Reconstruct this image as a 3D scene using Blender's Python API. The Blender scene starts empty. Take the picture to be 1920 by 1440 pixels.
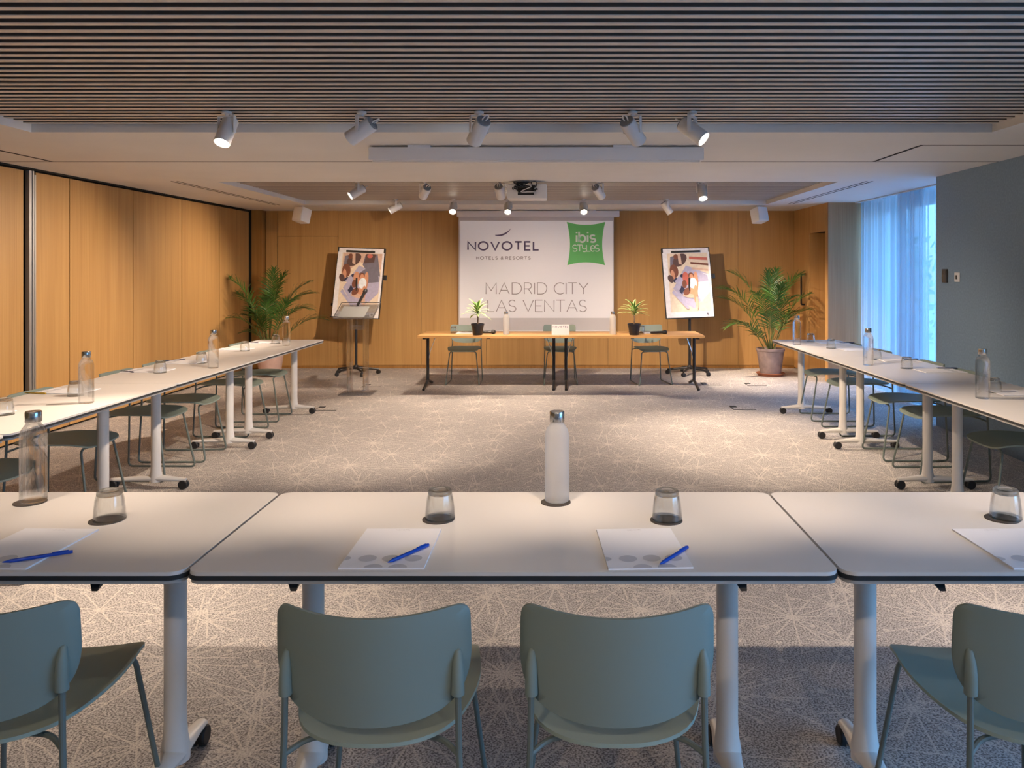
import bpy, bmesh, math, random
from mathutils import Vector, Matrix, Euler
PI = math.pi
R = math.radians
C = bpy.context.scene.collection
sc = bpy.context.scene

# ------------------------------------------------------------ camera, world, exposure
F, CX, HY, HC = 1500.0, 1048.0, 505.0, 1.47
cam_d = bpy.data.cameras.new('camera')
cam = bpy.data.objects.new('camera', cam_d)
C.objects.link(cam)
cam.location = (0, 0, HC)
cam.rotation_euler = (PI / 2, 0, 0)
cam_d.sensor_fit = 'HORIZONTAL'
cam_d.sensor_width = 36.0
cam_d.lens = 36.0 * F / 1920.0
cam_d.shift_x = -(CX - 960) / 1920.0
cam_d.shift_y = -(720 - HY) / 1920.0
cam_d.clip_start = 0.05
cam_d.clip_end = 200
sc.camera = cam
sc.view_settings.view_transform = 'Standard'
sc.view_settings.look = 'None'
sc.view_settings.gamma = 1.0
sc.view_settings.use_curve_mapping = False
sc.view_settings.exposure = 0.55
sc.cycles.use_denoising = True
sc.cycles.max_bounces = 10
sc.cycles.diffuse_bounces = 5
sc.cycles.transmission_bounces = 10
sc.cycles.transparent_max_bounces = 16
sc.cycles.sample_clamp_indirect = 4.0

SPOT_W = 215.0
SPOT_COL = (1.0, 0.785, 0.60)
SKY_STRENGTH = 7.2

world = bpy.data.worlds.new('world')
sc.world = world
world.use_nodes = True
wn, wl = world.node_tree.nodes, world.node_tree.links
bg = wn['Background']
tc = wn.new('ShaderNodeTexCoord'); sp = wn.new('ShaderNodeSeparateXYZ')
rp = wn.new('ShaderNodeValToRGB')
rp.color_ramp.elements[0].position = 0.0; rp.color_ramp.elements[0].color = (0.10, 0.17, 0.22, 1)
rp.color_ramp.elements[1].position = 0.7; rp.color_ramp.elements[1].color = (0.12, 0.42, 1.0, 1)
e = rp.color_ramp.elements.new(0.15); e.color = (0.20, 0.52, 1.0, 1)
wl.new(tc.outputs['Generated'], sp.inputs[0]); wl.new(sp.outputs['Z'], rp.inputs[0])
wl.new(rp.outputs[0], bg.inputs['Color'])
bg.inputs['Strength'].default_value = SKY_STRENGTH

def portal(loc, rot, sx, sy):
    d = bpy.data.lights.new('portal', 'AREA'); d.shape = 'RECTANGLE'; d.size = sx; d.size_y = sy
    d.cycles.is_portal = True
    o = bpy.data.objects.new('portal', d); C.objects.link(o); o.location = loc; o.rotation_euler = rot
# the daylight of the two windows in the right wall
portal((4.15, 9.1, 1.2), (0, R(90), 0), 2.3, 2.6)
portal((3.75, 0.5, 1.2), (0, R(90), 0), 2.3, 3.5)

# ------------------------------------------------------------ materials
def col(c):
    return (c[0], c[1], c[2], 1.0)
def srgb(r, g, b):
    f = lambda v: (v / 255 / 12.92) if v / 255 <= 0.04045 else ((v / 255 + 0.055) / 1.055) ** 2.4
    return (f(r), f(g), f(b))
MATS = {}
def mat(name, c, rough=0.5, metal=0.0, spec=0.5, noise=0.0, nscale=8.0, bump=0.0, bscale=200.0, emit=None, es=0.0, trans=0.0, ior=1.45, sheen=0.0):
    m = bpy.data.materials.new(name); m.use_nodes = True
    nt = m.node_tree; b = nt.nodes['Principled BSDF']
    b.inputs['Base Color'].default_value = col(c)
    b.inputs['Roughness'].default_value = rough
    b.inputs['Metallic'].default_value = metal
    b.inputs['Specular IOR Level'].default_value = spec
    b.inputs['IOR'].default_value = ior
    b.inputs['Transmission Weight'].default_value = trans
    if sheen: b.inputs['Sheen Weight'].default_value = sheen
    if emit:
        b.inputs['Emission Color'].default_value = col(emit); b.inputs['Emission Strength'].default_value = es
    if noise or bump:
        t = nt.nodes.new('ShaderNodeTexCoord')
    if noise:
        n = nt.nodes.new('ShaderNodeTexNoise'); n.inputs['Scale'].default_value = nscale; n.inputs['Detail'].default_value = 4
        r = nt.nodes.new('ShaderNodeValToRGB')
        r.color_ramp.elements[0].position = 0.3; r.color_ramp.elements[1].position = 0.7
        r.color_ramp.elements[0].color = col([v * (1 - noise) for v in c]); r.color_ramp.elements[1].color = col([min(1, v * (1 + noise)) for v in c])
        nt.links.new(t.outputs['Object'], n.inputs['Vector']); nt.links.new(n.outputs['Fac'], r.inputs[0]); nt.links.new(r.outputs[0], b.inputs['Base Color'])
    if bump:
        n2 = nt.nodes.new('ShaderNodeTexNoise'); n2.inputs['Scale'].default_value = bscale
        bp = nt.nodes.new('ShaderNodeBump'); bp.inputs['Strength'].default_value = bump; bp.inputs['Distance'].default_value = 0.002
        nt.links.new(t.outputs['Object'], n2.inputs['Vector']); nt.links.new(n2.outputs['Fac'], bp.inputs['Height']); nt.links.new(bp.outputs[0], b.inputs['Normal'])
    MATS[name] = m
    return m

def wood(name, dark, light, axis='Z', rough=0.42, fine=90.0):
    m = bpy.data.materials.new(name); m.use_nodes = True
    nt = m.node_tree; b = nt.nodes['Principled BSDF']; L = nt.links
    t = nt.nodes.new('ShaderNodeTexCoord')
    def nz(s, along, det):
        mp = nt.nodes.new('ShaderNodeMapping')
        mp.inputs['Scale'].default_value = tuple(along if a == axis else s for a in 'XYZ')
        n = nt.nodes.new('ShaderNodeTexNoise'); n.inputs['Scale'].default_value = 1.0; n.inputs['Detail'].default_value = det
        L.new(t.outputs['Object'], mp.inputs[0]); L.new(mp.outputs[0], n.inputs['Vector'])
        return n
    a = nz(fine, 1.2, 3); c = nz(9.0, 0.5, 3)
    mx = nt.nodes.new('ShaderNodeMath'); mx.operation = 'MULTIPLY_ADD'; mx.inputs[1].default_value = 0.5
    ha = nt.nodes.new('ShaderNodeMath'); ha.operation = 'MULTIPLY'; ha.inputs[1].default_value = 0.5
    L.new(a.outputs['Fac'], mx.inputs[0]); L.new(c.outputs['Fac'], ha.inputs[0]); L.new(ha.outputs[0], mx.inputs[2])
    r = nt.nodes.new('ShaderNodeValToRGB')
    r.color_ramp.elements[0].position = 0.36; r.color_ramp.elements[0].color = col(dark)
    r.color_ramp.elements[1].position = 0.64; r.color_ramp.elements[1].color = col(light)
    L.new(mx.outputs[0], r.inputs[0]); L.new(r.outputs[0], b.inputs['Base Color'])
    b.inputs['Roughness'].default_value = rough
    b.inputs['Specular IOR Level'].default_value = 0.35
    bp = nt.nodes.new('ShaderNodeBump'); bp.inputs['Strength'].default_value = 0.08; bp.inputs['Distance'].default_value = 0.002
    L.new(a.outputs['Fac'], bp.inputs['Height']); L.new(bp.outputs[0], b.inputs['Normal'])
    MATS[name] = m
    return m

wood('oak_panel', (0.41, 0.222, 0.075), (0.52, 0.305, 0.112))
wood('oak_dark', (0.27, 0.125, 0.03), (0.40, 0.20, 0.055))
wood('oak_grey', (0.30, 0.165, 0.075), (0.40, 0.235, 0.115))
wood('oak_table', (0.48, 0.25, 0.085), (0.62, 0.36, 0.14), axis='X', fine=60)
mat('dark_gap', (0.012, 0.010, 0.008), 0.9)
mat('plaster', (0.74, 0.73, 0.71), 0.75, noise=0.03, nscale=1.5)
mat('plaster_edge', (0.62, 0.61, 0.59), 0.75)
mat('slat', (0.105, 0.078, 0.062), 0.45, spec=0.5)  # slat sides painted darker to stand in for shade between them
mat('slat_lit_face', (0.66, 0.58, 0.50), 0.42, spec=0.5)  # slat undersides painted paler, as if catching light from below
mat('slat_back', (0.035, 0.025, 0.02), 0.9)
mat('white_wall', (0.55, 0.5, 0.44), 0.8)
mat('blue_wall', (0.20, 0.29, 0.385), 0.85, noise=0.10, nscale=60, bump=0.35, bscale=260)
mat('aluminium', (0.50, 0.50, 0.50), 0.38, metal=0.8)
mat('chrome', (0.75, 0.75, 0.74), 0.12, metal=1.0)
mat('steel_cap', (0.55, 0.54, 0.52), 0.22, metal=1.0)
mat('table_white', (0.70, 0.67, 0.645), 0.42, spec=0.4)
mat('table_edge', (0.025, 0.028, 0.032), 0.45)
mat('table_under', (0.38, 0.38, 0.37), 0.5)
mat('leg_white', (0.74, 0.72, 0.69), 0.38)
mat('rubber', (0.02, 0.02, 0.022), 0.55)
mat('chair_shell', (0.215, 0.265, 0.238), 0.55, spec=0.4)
mat('seat_shell_lit', (0.31, 0.375, 0.315), 0.55, spec=0.4)  # chair shell made paler on seats, standing in for spotlight from above
mat('chair_metal', (0.14, 0.17, 0.155), 0.42, spec=0.5)
mat('black_metal', (0.018, 0.017, 0.018), 0.4)
mat('black_plastic', (0.02, 0.02, 0.022), 0.35)
mat('lamp_white', (0.80, 0.78, 0.76), 0.4)
mat('lamp_grey', (0.28, 0.30, 0.32), 0.5)
mat('lens', (1, 1, 1), 0.3, emit=(1.0, 0.90, 0.74), es=26.0)
mat('screen_case', (0.74, 0.73, 0.74), 0.5)
mat('screen_fabric', (0.60, 0.57, 0.58), 0.85)
mat('screen_picture', (0.74, 0.71, 0.72), 0.85, emit=(1.0, 0.98, 1.0), es=0.09)  # projector's light put in as paler colour and faint glow, logo inks too
mat('ink_violet', srgb(96, 84, 112), 0.8)
mat('ink_grey', srgb(150, 138, 138), 0.8)
mat('logo_green', srgb(108, 188, 112), 0.8, emit=(0.1, 0.5, 0.12), es=0.04)
mat('logo_white', srgb(225, 232, 222), 0.8, emit=(0.8, 1.0, 0.8), es=0.03)
mat('paper', (0.84, 0.84, 0.88), 0.7)
mat('paper_grey', (0.56, 0.57, 0.62), 0.7)
mat('card', (0.56, 0.56, 0.57), 0.7)
mat('sheet_grey', (0.22, 0.22, 0.22), 0.7)
mat('pen_blue', (0.004, 0.06, 0.42), 0.3)
mat('pen_dark', (0.03, 0.04, 0.10), 0.3)
mat('pen_yellow', (0.55, 0.36, 0.05), 0.3)
mat('coaster', (0.055, 0.045, 0.038), 0.6)
mat('pot_grey', (0.27, 0.20, 0.185), 0.75, noise=0.22, nscale=9)
mat('pot_rose', (0.50, 0.34, 0.29), 0.75, noise=0.1, nscale=9)
mat('terracotta', (0.34, 0.12, 0.06), 0.75)
mat('soil', (0.03, 0.02, 0.013), 0.95, noise=0.3, nscale=60)
mat('pot_black', (0.015, 0.013, 0.015), 0.3)
mat('stem', (0.13, 0.16, 0.045), 0.6, noise=0.2, nscale=20)
mat('cane', (0.16, 0.10, 0.06), 0.8, noise=0.2, nscale=40)
mat('palm_leaf', (0.042, 0.12, 0.018), 0.38, noise=0.5, nscale=5)
mat('plastic_white', (0.78, 0.77, 0.76), 0.45)
mat('thermo_dark', (0.035, 0.035, 0.035), 0.3)
mat('hedge', (0.02, 0.05, 0.015), 0.9, noise=0.6, nscale=3)
mat('exterior', (0.50, 0.52, 0.52), 0.9)
mat('frame_white', (0.6, 0.6, 0.6), 0.5)
mat('leaf_lime', (0.20, 0.36, 0.06), 0.45)

def leaf_variegated():
    m = mat('dracaena_leaf', (0.1, 0.3, 0.04), 0.4)
    nt = m.node_tree; b = nt.nodes['Principled BSDF']
    uv = nt.nodes.new('ShaderNodeUVMap'); s = nt.nodes.new('ShaderNodeSeparateXYZ')
    r = nt.nodes.new('ShaderNodeValToRGB'); r.color_ramp.interpolation = 'LINEAR'
    e = r.color_ramp.elements
    e[0].position = 0.0; e[0].color = (0.62, 0.70, 0.30, 1)
    e[1].position = 1.0; e[1].color = (0.62, 0.70, 0.30, 1)
    for p, c in ((0.22, (0.55, 0.66, 0.25, 1)), (0.30, (0.08, 0.24, 0.03, 1)), (0.70, (0.08, 0.24, 0.03, 1)), (0.78, (0.55, 0.66, 0.25, 1))):
        x = e.new(p); x.color = c
    nt.links.new(uv.outputs[0], s.inputs[0]); nt.links.new(s.outputs['X'], r.inputs[0]); nt.links.new(r.outputs[0], b.inputs['Base Color'])
leaf_variegated()

def glass_thin():
    # thin glass wall: mostly lets light straight through, reflects at grazing angles
    m = bpy.data.materials.new('tumbler_glass'); m.use_nodes = True
    nt = m.node_tree; nt.nodes.clear()
    out = nt.nodes.new('ShaderNodeOutputMaterial'); mix = nt.nodes.new('ShaderNodeMixShader')
    tr = nt.nodes.new('ShaderNodeBsdfTransparent'); tr.inputs[0].default_value = (0.975, 0.98, 0.975, 1)
    gl = nt.nodes.new('ShaderNodeBsdfGlossy'); gl.inputs['Roughness'].default_value = 0.04
    fr = nt.nodes.new('ShaderNodeLayerWeight'); fr.inputs['Blend'].default_value = 0.5
    pw = nt.nodes.new('ShaderNodeMath'); pw.operation = 'POWER'; pw.inputs[1].default_value = 2.4
    ad = nt.nodes.new('ShaderNodeMath'); ad.operation = 'MULTIPLY_ADD'; ad.inputs[1].default_value = 0.85; ad.inputs[2].default_value = 0.05
    nt.links.new(fr.outputs['Facing'], pw.inputs[0]); nt.links.new(pw.outputs[0], ad.inputs[0]); nt.links.new(ad.outputs[0], mix.inputs[0]); nt.links.new(tr.outputs[0], mix.inputs[1]); nt.links.new(gl.outputs[0], mix.inputs[2])
    nt.links.new(mix.outputs[0], out.inputs[0]); MATS['tumbler_glass'] = m
glass_thin()
def glass_mix(name, c, ior, f_trans, tint=(0.95, 0.96, 0.95), rough=0.0):
    m = bpy.data.materials.new(name); m.use_nodes = True
    nt = m.node_tree; nt.nodes.clear()
    out = nt.nodes.new('ShaderNodeOutputMaterial'); mix = nt.nodes.new('ShaderNodeMixShader')
    tr = nt.nodes.new('ShaderNodeBsdfTransparent'); tr.inputs[0].default_value = col(tint)
    gl = nt.nodes.new('ShaderNodeBsdfGlass'); gl.inputs['IOR'].default_value = ior; gl.inputs['Color'].default_value = col(c); gl.inputs['Roughness'].default_value = rough
    mix.inputs[0].default_value = 1 - f_trans
    nt.links.new(tr.outputs[0], mix.inputs[1]); nt.links.new(gl.outputs[0], mix.inputs[2]); nt.links.new(mix.outputs[0], out.inputs[0])
    MATS[name] = m
glass_mix('bottle_glass', (1, 1, 1), 1.34, 0.55, (0.98,0.99,0.99))
glass_mix('thick_glass', (0.86, 0.86, 0.84), 1.5, 0.5, (0.86, 0.86, 0.84))
glass_mix('acrylic', (0.93, 0.96, 1.0), 1.45, 0.62, (0.93, 0.95, 0.98))

def milky():
    m = MATS['bottle_glass'].copy(); m.name = 'milky_glass'; nt = m.node_tree; L = nt.links
    out = [n for n in nt.nodes if n.type == 'OUTPUT_MATERIAL'][0]; src = out.inputs[0].links[0].from_socket
    mx = nt.nodes.new('ShaderNodeMixShader'); mx.inputs[0].default_value = 0.42
    a = nt.nodes.new('ShaderNodeMixShader'); d = nt.nodes.new('ShaderNodeBsdfDiffuse'); d.inputs[0].default_value = (.86, .85, .83, 1)
    t = nt.nodes.new('ShaderNodeBsdfTranslucent'); t.inputs[0].default_value = (.9, .89, .87, 1)
    L.new(d.outputs[0], a.inputs[1]); L.new(t.outputs[0], a.inputs[2]); L.new(src, mx.inputs[1]); L.new(a.outputs[0], mx.inputs[2]); L.new(mx.outputs[0], out.inputs[0])
    MATS['milky_glass'] = m
milky()
def window_glass():
    m = bpy.data.materials.new('window_glass'); m.use_nodes = True
    nt = m.node_tree; nt.nodes.clear()
    out = nt.nodes.new('ShaderNodeOutputMaterial'); mix = nt.nodes.new('ShaderNodeMixShader'); mix.inputs[0].default_value = 0.06
    tr = nt.nodes.new('ShaderNodeBsdfTransparent'); gl = nt.nodes.new('ShaderNodeBsdfGlossy'); gl.inputs['Roughness'].default_value = 0.02
    nt.links.new(tr.outputs[0], mix.inputs[1]); nt.links.new(gl.outputs[0], mix.inputs[2]); nt.links.new(mix.outputs[0], out.inputs[0])
    MATS['window_glass'] = m
window_glass()
def curtain_mat():
    m = bpy.data.materials.new('sheer'); m.use_nodes = True
    nt = m.node_tree; nt.nodes.clear(); L = nt.links
    out = nt.nodes.new('ShaderNodeOutputMaterial'); mix = nt.nodes.new('ShaderNodeMixShader'); mx2 = nt.nodes.new('ShaderNodeMixShader')
    tr = nt.nodes.new('ShaderNodeBsdfTransparent'); tr.inputs[0].default_value = (0.55, 0.62, 0.66, 1)
    df = nt.nodes.new('ShaderNodeBsdfDiffuse'); df.inputs[0].default_value = (0.72, 0.72, 0.74, 1)
    tl = nt.nodes.new('ShaderNodeBsdfTranslucent'); tl.inputs[0].default_value = (0.55, 0.62, 0.68, 1)
    mx2.inputs[0].default_value = 0.6
    L.new(df.outputs[0], mx2.inputs[1]); L.new(tl.outputs[0], mx2.inputs[2])
    mix.inputs[0].default_value = 0.62
    L.new(tr.outputs[0], mix.inputs[1]); L.new(mx2.outputs[0], mix.inputs[2]); L.new(mix.outputs[0], out.inputs[0])
    MATS['sheer'] = m
curtain_mat()

def carpet():
    m = bpy.data.materials.new('carpet'); m.use_nodes = True
    nt = m.node_tree; N = nt.nodes; L = nt.links; b = N['Principled BSDF']
    t = N.new('ShaderNodeTexCoord')
    def mth(op, a, b_=None, c_=None):
        n = N.new('ShaderNodeMath'); n.operation = op
        for i, v in enumerate((a, b_, c_)):
            if v is None: continue
            if isinstance(v, (int, float)): n.inputs[i].default_value = v
            else: L.new(v, n.inputs[i])
        return n.outputs[0]
    masks = []
    for k, (scale, off, cnt, rmax) in enumerate(((2.0, (0.2, 0.4, 0), 7, 0.40), (2.4, (3.7, 1.3, 0), 5, 0.30))):
        mp = N.new('ShaderNodeMapping'); mp.inputs['Location'].default_value = off
        L.new(t.outputs['Object'], mp.inputs[0])
        v = N.new('ShaderNodeTexVoronoi'); v.voronoi_dimensions = '2D'; v.inputs['Scale'].default_value = scale; v.inputs['Randomness'].default_value = 0.85
        L.new(mp.outputs[0], v.inputs['Vector'])
        sb = N.new('ShaderNodeVectorMath'); sb.operation = 'SUBTRACT'
        L.new(mp.outputs[0], sb.inputs[0]); L.new(v.outputs['Position'], sb.inputs[1])
        s = N.new('ShaderNodeSeparateXYZ'); L.new(sb.outputs[0], s.inputs[0])
        cs = N.new('ShaderNodeSeparateColor'); L.new(v.outputs['Color'], cs.inputs[0])
        rr = mth('SQRT', mth('ADD', mth('MULTIPLY', s.outputs[0], s.outputs[0]), mth('MULTIPLY', s.outputs[1], s.outputs[1])))
        ang = mth('ARCTAN2', s.outputs[1], s.outputs[0])
        ph = mth('MULTIPLY', cs.outputs[0], 6.28)
        sn = mth('ABSOLUTE', mth('SINE', mth('ADD', mth('MULTIPLY', ang, float(cnt)), ph)))
        d = mth('DIVIDE', mth('MULTIPLY', sn, rr), float(cnt))   # distance from the nearest ray
        line = mth('LESS_THAN', d, 0.0036)
        # ray length varies with direction
        rl = mth('MULTIPLY_ADD', mth('SINE', mth('ADD', mth('MULTIPLY', ang, 3.0), mth('MULTIPLY', ph, 2.0))), 0.25 * rmax, 0.72 * rmax)
        inside = mth('LESS_THAN', rr, rl)
        mk = mth('MULTIPLY', line, inside)
        # dots
        v2 = None
        masks.append(mk)
    vd = N.new('ShaderNodeTexVoronoi'); vd.voronoi_dimensions = '2D'; vd.inputs['Scale'].default_value = 7.0
    L.new(t.outputs['Object'], vd.inputs['Vector'])
    masks.append(mth('LESS_THAN', vd.outputs['Distance'], 0.085))
    tot = masks[0]
    for x in masks[1:]: tot = mth('MAXIMUM', tot, x)
    fib = N.new('ShaderNodeTexNoise'); fib.inputs['Scale'].default_value = 150; fib.inputs['Detail'].default_value = 2
    L.new(t.outputs['Object'], fib.inputs['Vector'])
    r = N.new('ShaderNodeValToRGB'); e = r.color_ramp.elements
    e[0].position = 0.40; e[0].color = (0.20, 0.18, 0.172, 1); e[1].position = 0.58; e[1].color = (0.60, 0.565, 0.54, 1)
    L.new(fib.outputs['Fac'], r.inputs[0])
    big = N.new('ShaderNodeTexNoise'); big.inputs['Scale'].default_value = 3.0; L.new(t.outputs['Object'], big.inputs['Vector'])
    fl = N.new('ShaderNodeMix'); fl.data_type = 'RGBA'; fl.blend_type = 'MIX'
    fib2 = mth('MULTIPLY', tot, mth('MULTIPLY_ADD', fib.outputs['Fac'], 0.6, 0.22))
    L.new(fib2, fl.inputs['Factor']); L.new(r.outputs[0], fl.inputs['A']); fl.inputs['B'].default_value = (0.76, 0.70, 0.63, 1)
    L.new(fl.outputs['Result'], b.inputs['Base Color'])
    b.inputs['Roughness'].default_value = 0.95; b.inputs['Specular IOR Level'].default_value = 0.1
    bp = N.new('ShaderNodeBump'); bp.inputs['Strength'].default_value = 0.5; bp.inputs['Distance'].default_value = 0.004
    L.new(fib.outputs['Fac'], bp.inputs['Height']); L.new(bp.outputs[0], b.inputs['Normal'])
    MATS['carpet'] = m
carpet()

# ------------------------------------------------------------ mesh helpers
class MB:
    def __init__(s): s.v = []; s.f = []; s.m = []; s.uv = None; s.mats = []
    def mi(s, name):
        if name not in s.mats: s.mats.append(name)
        return s.mats.index(name)
    def add(s, vs, fs, m=0):
        o = len(s.v); s.v += [tuple(v) for v in vs]
        s.f += [tuple(i + o for i in f) for f in fs]; s.m += [m] * len(fs); return s
    def box(s, x0, x1, y0, y1, z0, z1, m=0):
        vs = [(x, y, z) for z in (z0, z1) for y in (y0, y1) for x in (x0, x1)]
        return s.add(vs, [(0, 2, 3, 1), (4, 5, 7, 6), (0, 1, 5, 4), (2, 6, 7, 3), (0, 4, 6, 2), (1, 3, 7, 5)], m)
    def bbox(s, x0, x1, y0, y1, z0, z1, bev=0.01, seg=2, m=0, M=None):
        bm = bmesh.new(); bmesh.ops.create_cube(bm, size=1)
        bmesh.ops.transform(bm, matrix=Matrix.Translation(((x0 + x1) / 2, (y0 + y1) / 2, (z0 + z1) / 2)) @ Matrix.Diagonal((x1 - x0, y1 - y0, z1 - z0, 1)), verts=bm.verts)
        bmesh.ops.bevel(bm, geom=bm.edges[:], offset=bev, segments=seg, profile=0.5, affect='EDGES')
        if M is not None: bmesh.ops.transform(bm, matrix=M, verts=bm.verts)
        bm.verts.index_update()
        s.add([v.co[:] for v in bm.verts], [[v.index for v in f.verts] for f in bm.faces], m); bm.free(); return s
    def lathe(s, prof, seg=24, M=None, m=0, cx=0, cy=0, rf=None):
        o = len(s.v); n = len(prof)
        for k in range(seg):
            a = 2 * PI * k / seg
            for r_, z in prof:
                q = rf(a, r_, z) if rf else r_
                p = Vector((cx + q * math.cos(a), cy + q * math.sin(a), z))
                if M is not None: p = M @ p
                s.v.append(tuple(p))
        for k in range(seg):
            k2 = (k + 1) % seg
            for i in range(n - 1):
                s.f.append((o + k * n + i, o + k2 * n + i, o + k2 * n + i + 1, o + k * n + i + 1)); s.m.append(m)
        if prof[0][0] > 1e-6: s.f.append(tuple(o + k * n for k in range(seg))[::-1]); s.m.append(m)
        if prof[-1][0] > 1e-6: s.f.append(tuple(o + k * n + n - 1 for k in range(seg))); s.m.append(m)
        return s
    def tube(s, pts, r=0.01, seg=10, m=0, sq=None):
        pts = [Vector(p) for p in pts]; n = len(pts)
        rs = r if isinstance(r, (list, tuple)) else [r] * n
        o = len(s.v)
        t0 = (pts[1] - pts[0]).normalized()
        up = Vector((0, 0, 1)) if abs(t0.z) < 0.9 else Vector((1, 0, 0))
        nv = t0.cross(up).normalized()
        for i, p in enumerate(pts):
            t = (pts[min(i + 1, n - 1)] - pts[max(i - 1, 0)]).normalized()
            nv = (nv - t * nv.dot(t)).normalized(); bn = t.cross(nv)
            for k in range(seg):
                a = 2 * PI * k / seg
                q1, q2 = (sq if sq else (1, 1))
                s.v.append(tuple(p + nv * math.cos(a) * rs[i] * q1 + bn * math.sin(a) * rs[i] * q2))
        for i in range(n - 1):
            for k in range(seg):
                k2 = (k + 1) % seg
                s.f.append((o + i * seg + k, o + i * seg + k2, o + (i + 1) * seg + k2, o + (i + 1) * seg + k)); s.m.append(m)
        s.f.append(tuple(o + k for k in range(seg))[::-1]); s.m.append(m)
        s.f.append(tuple(o + (n - 1) * seg + k for k in range(seg))); s.m.append(m)
        return s
    def prism(s, poly, z0, z1, m=0, M=None):
        n = len(poly)
        vs = [Vector((x, y, z0)) for x, y in poly] + [Vector((x, y, z1)) for x, y in poly]
        if M is not None: vs = [M @ v for v in vs]
        return s.add(vs, [tuple(range(n))[::-1], tuple(range(n, 2 * n))] + [(i, (i + 1) % n, n + (i + 1) % n, n + i) for i in range(n)], m)
    def mesh(s, name, ang=35):
        me = bpy.data.meshes.new(name); me.from_pydata(s.v, [], s.f)
        for i, p in enumerate(me.polygons): p.material_index = s.m[i]; p.use_smooth = True
        for nm in s.mats: me.materials.append(MATS[nm])
        if s.uv:
            l = me.uv_layers.new(name='UVMap')
            for lp in me.loops: l.data[lp.index].uv = s.uv[lp.vertex_index]
        me.validate(); me.set_sharp_from_angle(angle=R(ang)); me.update()
        return me

def link(name, me, parent=None, loc=(0, 0, 0), rot=(0, 0, 0)):
    o = bpy.data.objects.new(name, me); C.objects.link(o); o.parent = parent; o.location = loc; o.rotation_euler = rot
    return o
def part(name, mb, m, parent=None, loc=(0, 0, 0), rot=(0, 0, 0), ang=35):
    if m and not mb.mats: mb.mats = [m]
    return link(name, mb.mesh(name, ang), parent, loc, rot)
def tag(o, label, cat, group=None):
    o['label'] = label; o['category'] = cat
    if group: o['group'] = group
    return o
def thing(name, label, cat, loc=(0, 0, 0), rz=0, group=None):
    o = bpy.data.objects.new(name, None); C.objects.link(o); o.location = loc; o.rotation_euler = (0, 0, rz)
    o.empty_display_size = 0.1
    return tag(o, label, cat, group)
def struct(name, mb, m, parent=None):
    o = part(name, mb, m, parent)
    if parent is None: o['kind'] = 'structure'
    return o
def dup(root, loc, rz, label, group=None):
    r = root.copy(); C.objects.link(r); r.location = loc; r.rotation_euler = (0, 0, rz); r['label'] = label
    if group: r['group'] = group
    for ch in list(root.children):
        c = ch.copy(); C.objects.link(c); c.parent = r
        for g in ch.children:
            d = g.copy(); C.objects.link(d); d.parent = c
    return r
def rrect(x0, x1, y0, y1, r, n=6):
    out = []
    for cx, cy, a0 in ((x1 - r, y1 - r, 0), (x0 + r, y1 - r, 90), (x0 + r, y0 + r, 180), (x1 - r, y0 + r, 270)):
        for k in range(n + 1):
            a = R(a0 + 90 * k / n); out.append((cx + r * math.cos(a), cy + r * math.sin(a)))
    return out
def fillet(pts, r, n=5):
    pts = [Vector(p) for p in pts]; out = [pts[0]]
    for i in range(1, len(pts) - 1):
        a, b, c = pts[i - 1], pts[i], pts[i + 1]
        d1 = (a - b); d2 = (c - b); q = min(r, d1.length * 0.45, d2.length * 0.45)
        p1 = b + d1.normalized() * q; p2 = b + d2.normalized() * q
        for k in range(n + 1):
            t = k / n; out.append(p1 * (1 - t) ** 2 + b * 2 * t * (1 - t) + p2 * t * t)
    out.append(pts[-1]); return out
def W(px, py, Y):
    "real position of a thing seen at (px, py) that stands at depth Y"
    return ((px - CX) * Y / F, Y, HC - (py - HY) * Y / F)

# ------------------------------------------------------------ room shell
ZC, XL, XR, YB, YF = 2.34, -4.55, 3.55, 11.9, -2.6
struct('floor', MB().box(-5.2, 4.6, YF - 0.1, 12.2, -0.1, 0), 'carpet')
# ceiling slab around the two slatted recesses
cb = MB(); cb.mats = ['plaster']
A = (-3.35, 2.75, -0.6, 5.08); B = (-3.40, 2.78, 7.96, 10.72)
cb.box(-5.2, 4.6, YF, A[2], ZC, ZC + .22); cb.box(-5.2, A[0], A[2], A[3], ZC, ZC + .22); cb.box(A[1], 4.6, A[2], A[3], ZC, ZC + .22)
cb.box(-5.2, 4.6, A[3], B[2], ZC, ZC + .22)
cb.box(-5.2, B[0], B[2], B[3], ZC, ZC + .22); cb.box(B[1], 4.6, B[2], B[3], ZC, ZC + .22); cb.box(-5.2, 4.6, B[3], 12.2, ZC, ZC + .22)
ceil = struct('ceiling', cb, 'plaster')
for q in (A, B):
    sm = MB(); sm.mats = ['slat', 'slat_lit_face']; y = q[3] - 0.045
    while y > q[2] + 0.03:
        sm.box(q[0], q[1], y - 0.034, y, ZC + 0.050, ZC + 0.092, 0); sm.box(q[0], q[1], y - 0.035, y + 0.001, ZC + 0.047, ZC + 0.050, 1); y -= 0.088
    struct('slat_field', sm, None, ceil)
    struct('slat_backing', MB().box(q[0] - .1, q[1] + .1, q[2] - .1, q[3] + .1, ZC + 0.16, ZC + .2), 'slat_back', ceil)
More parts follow.
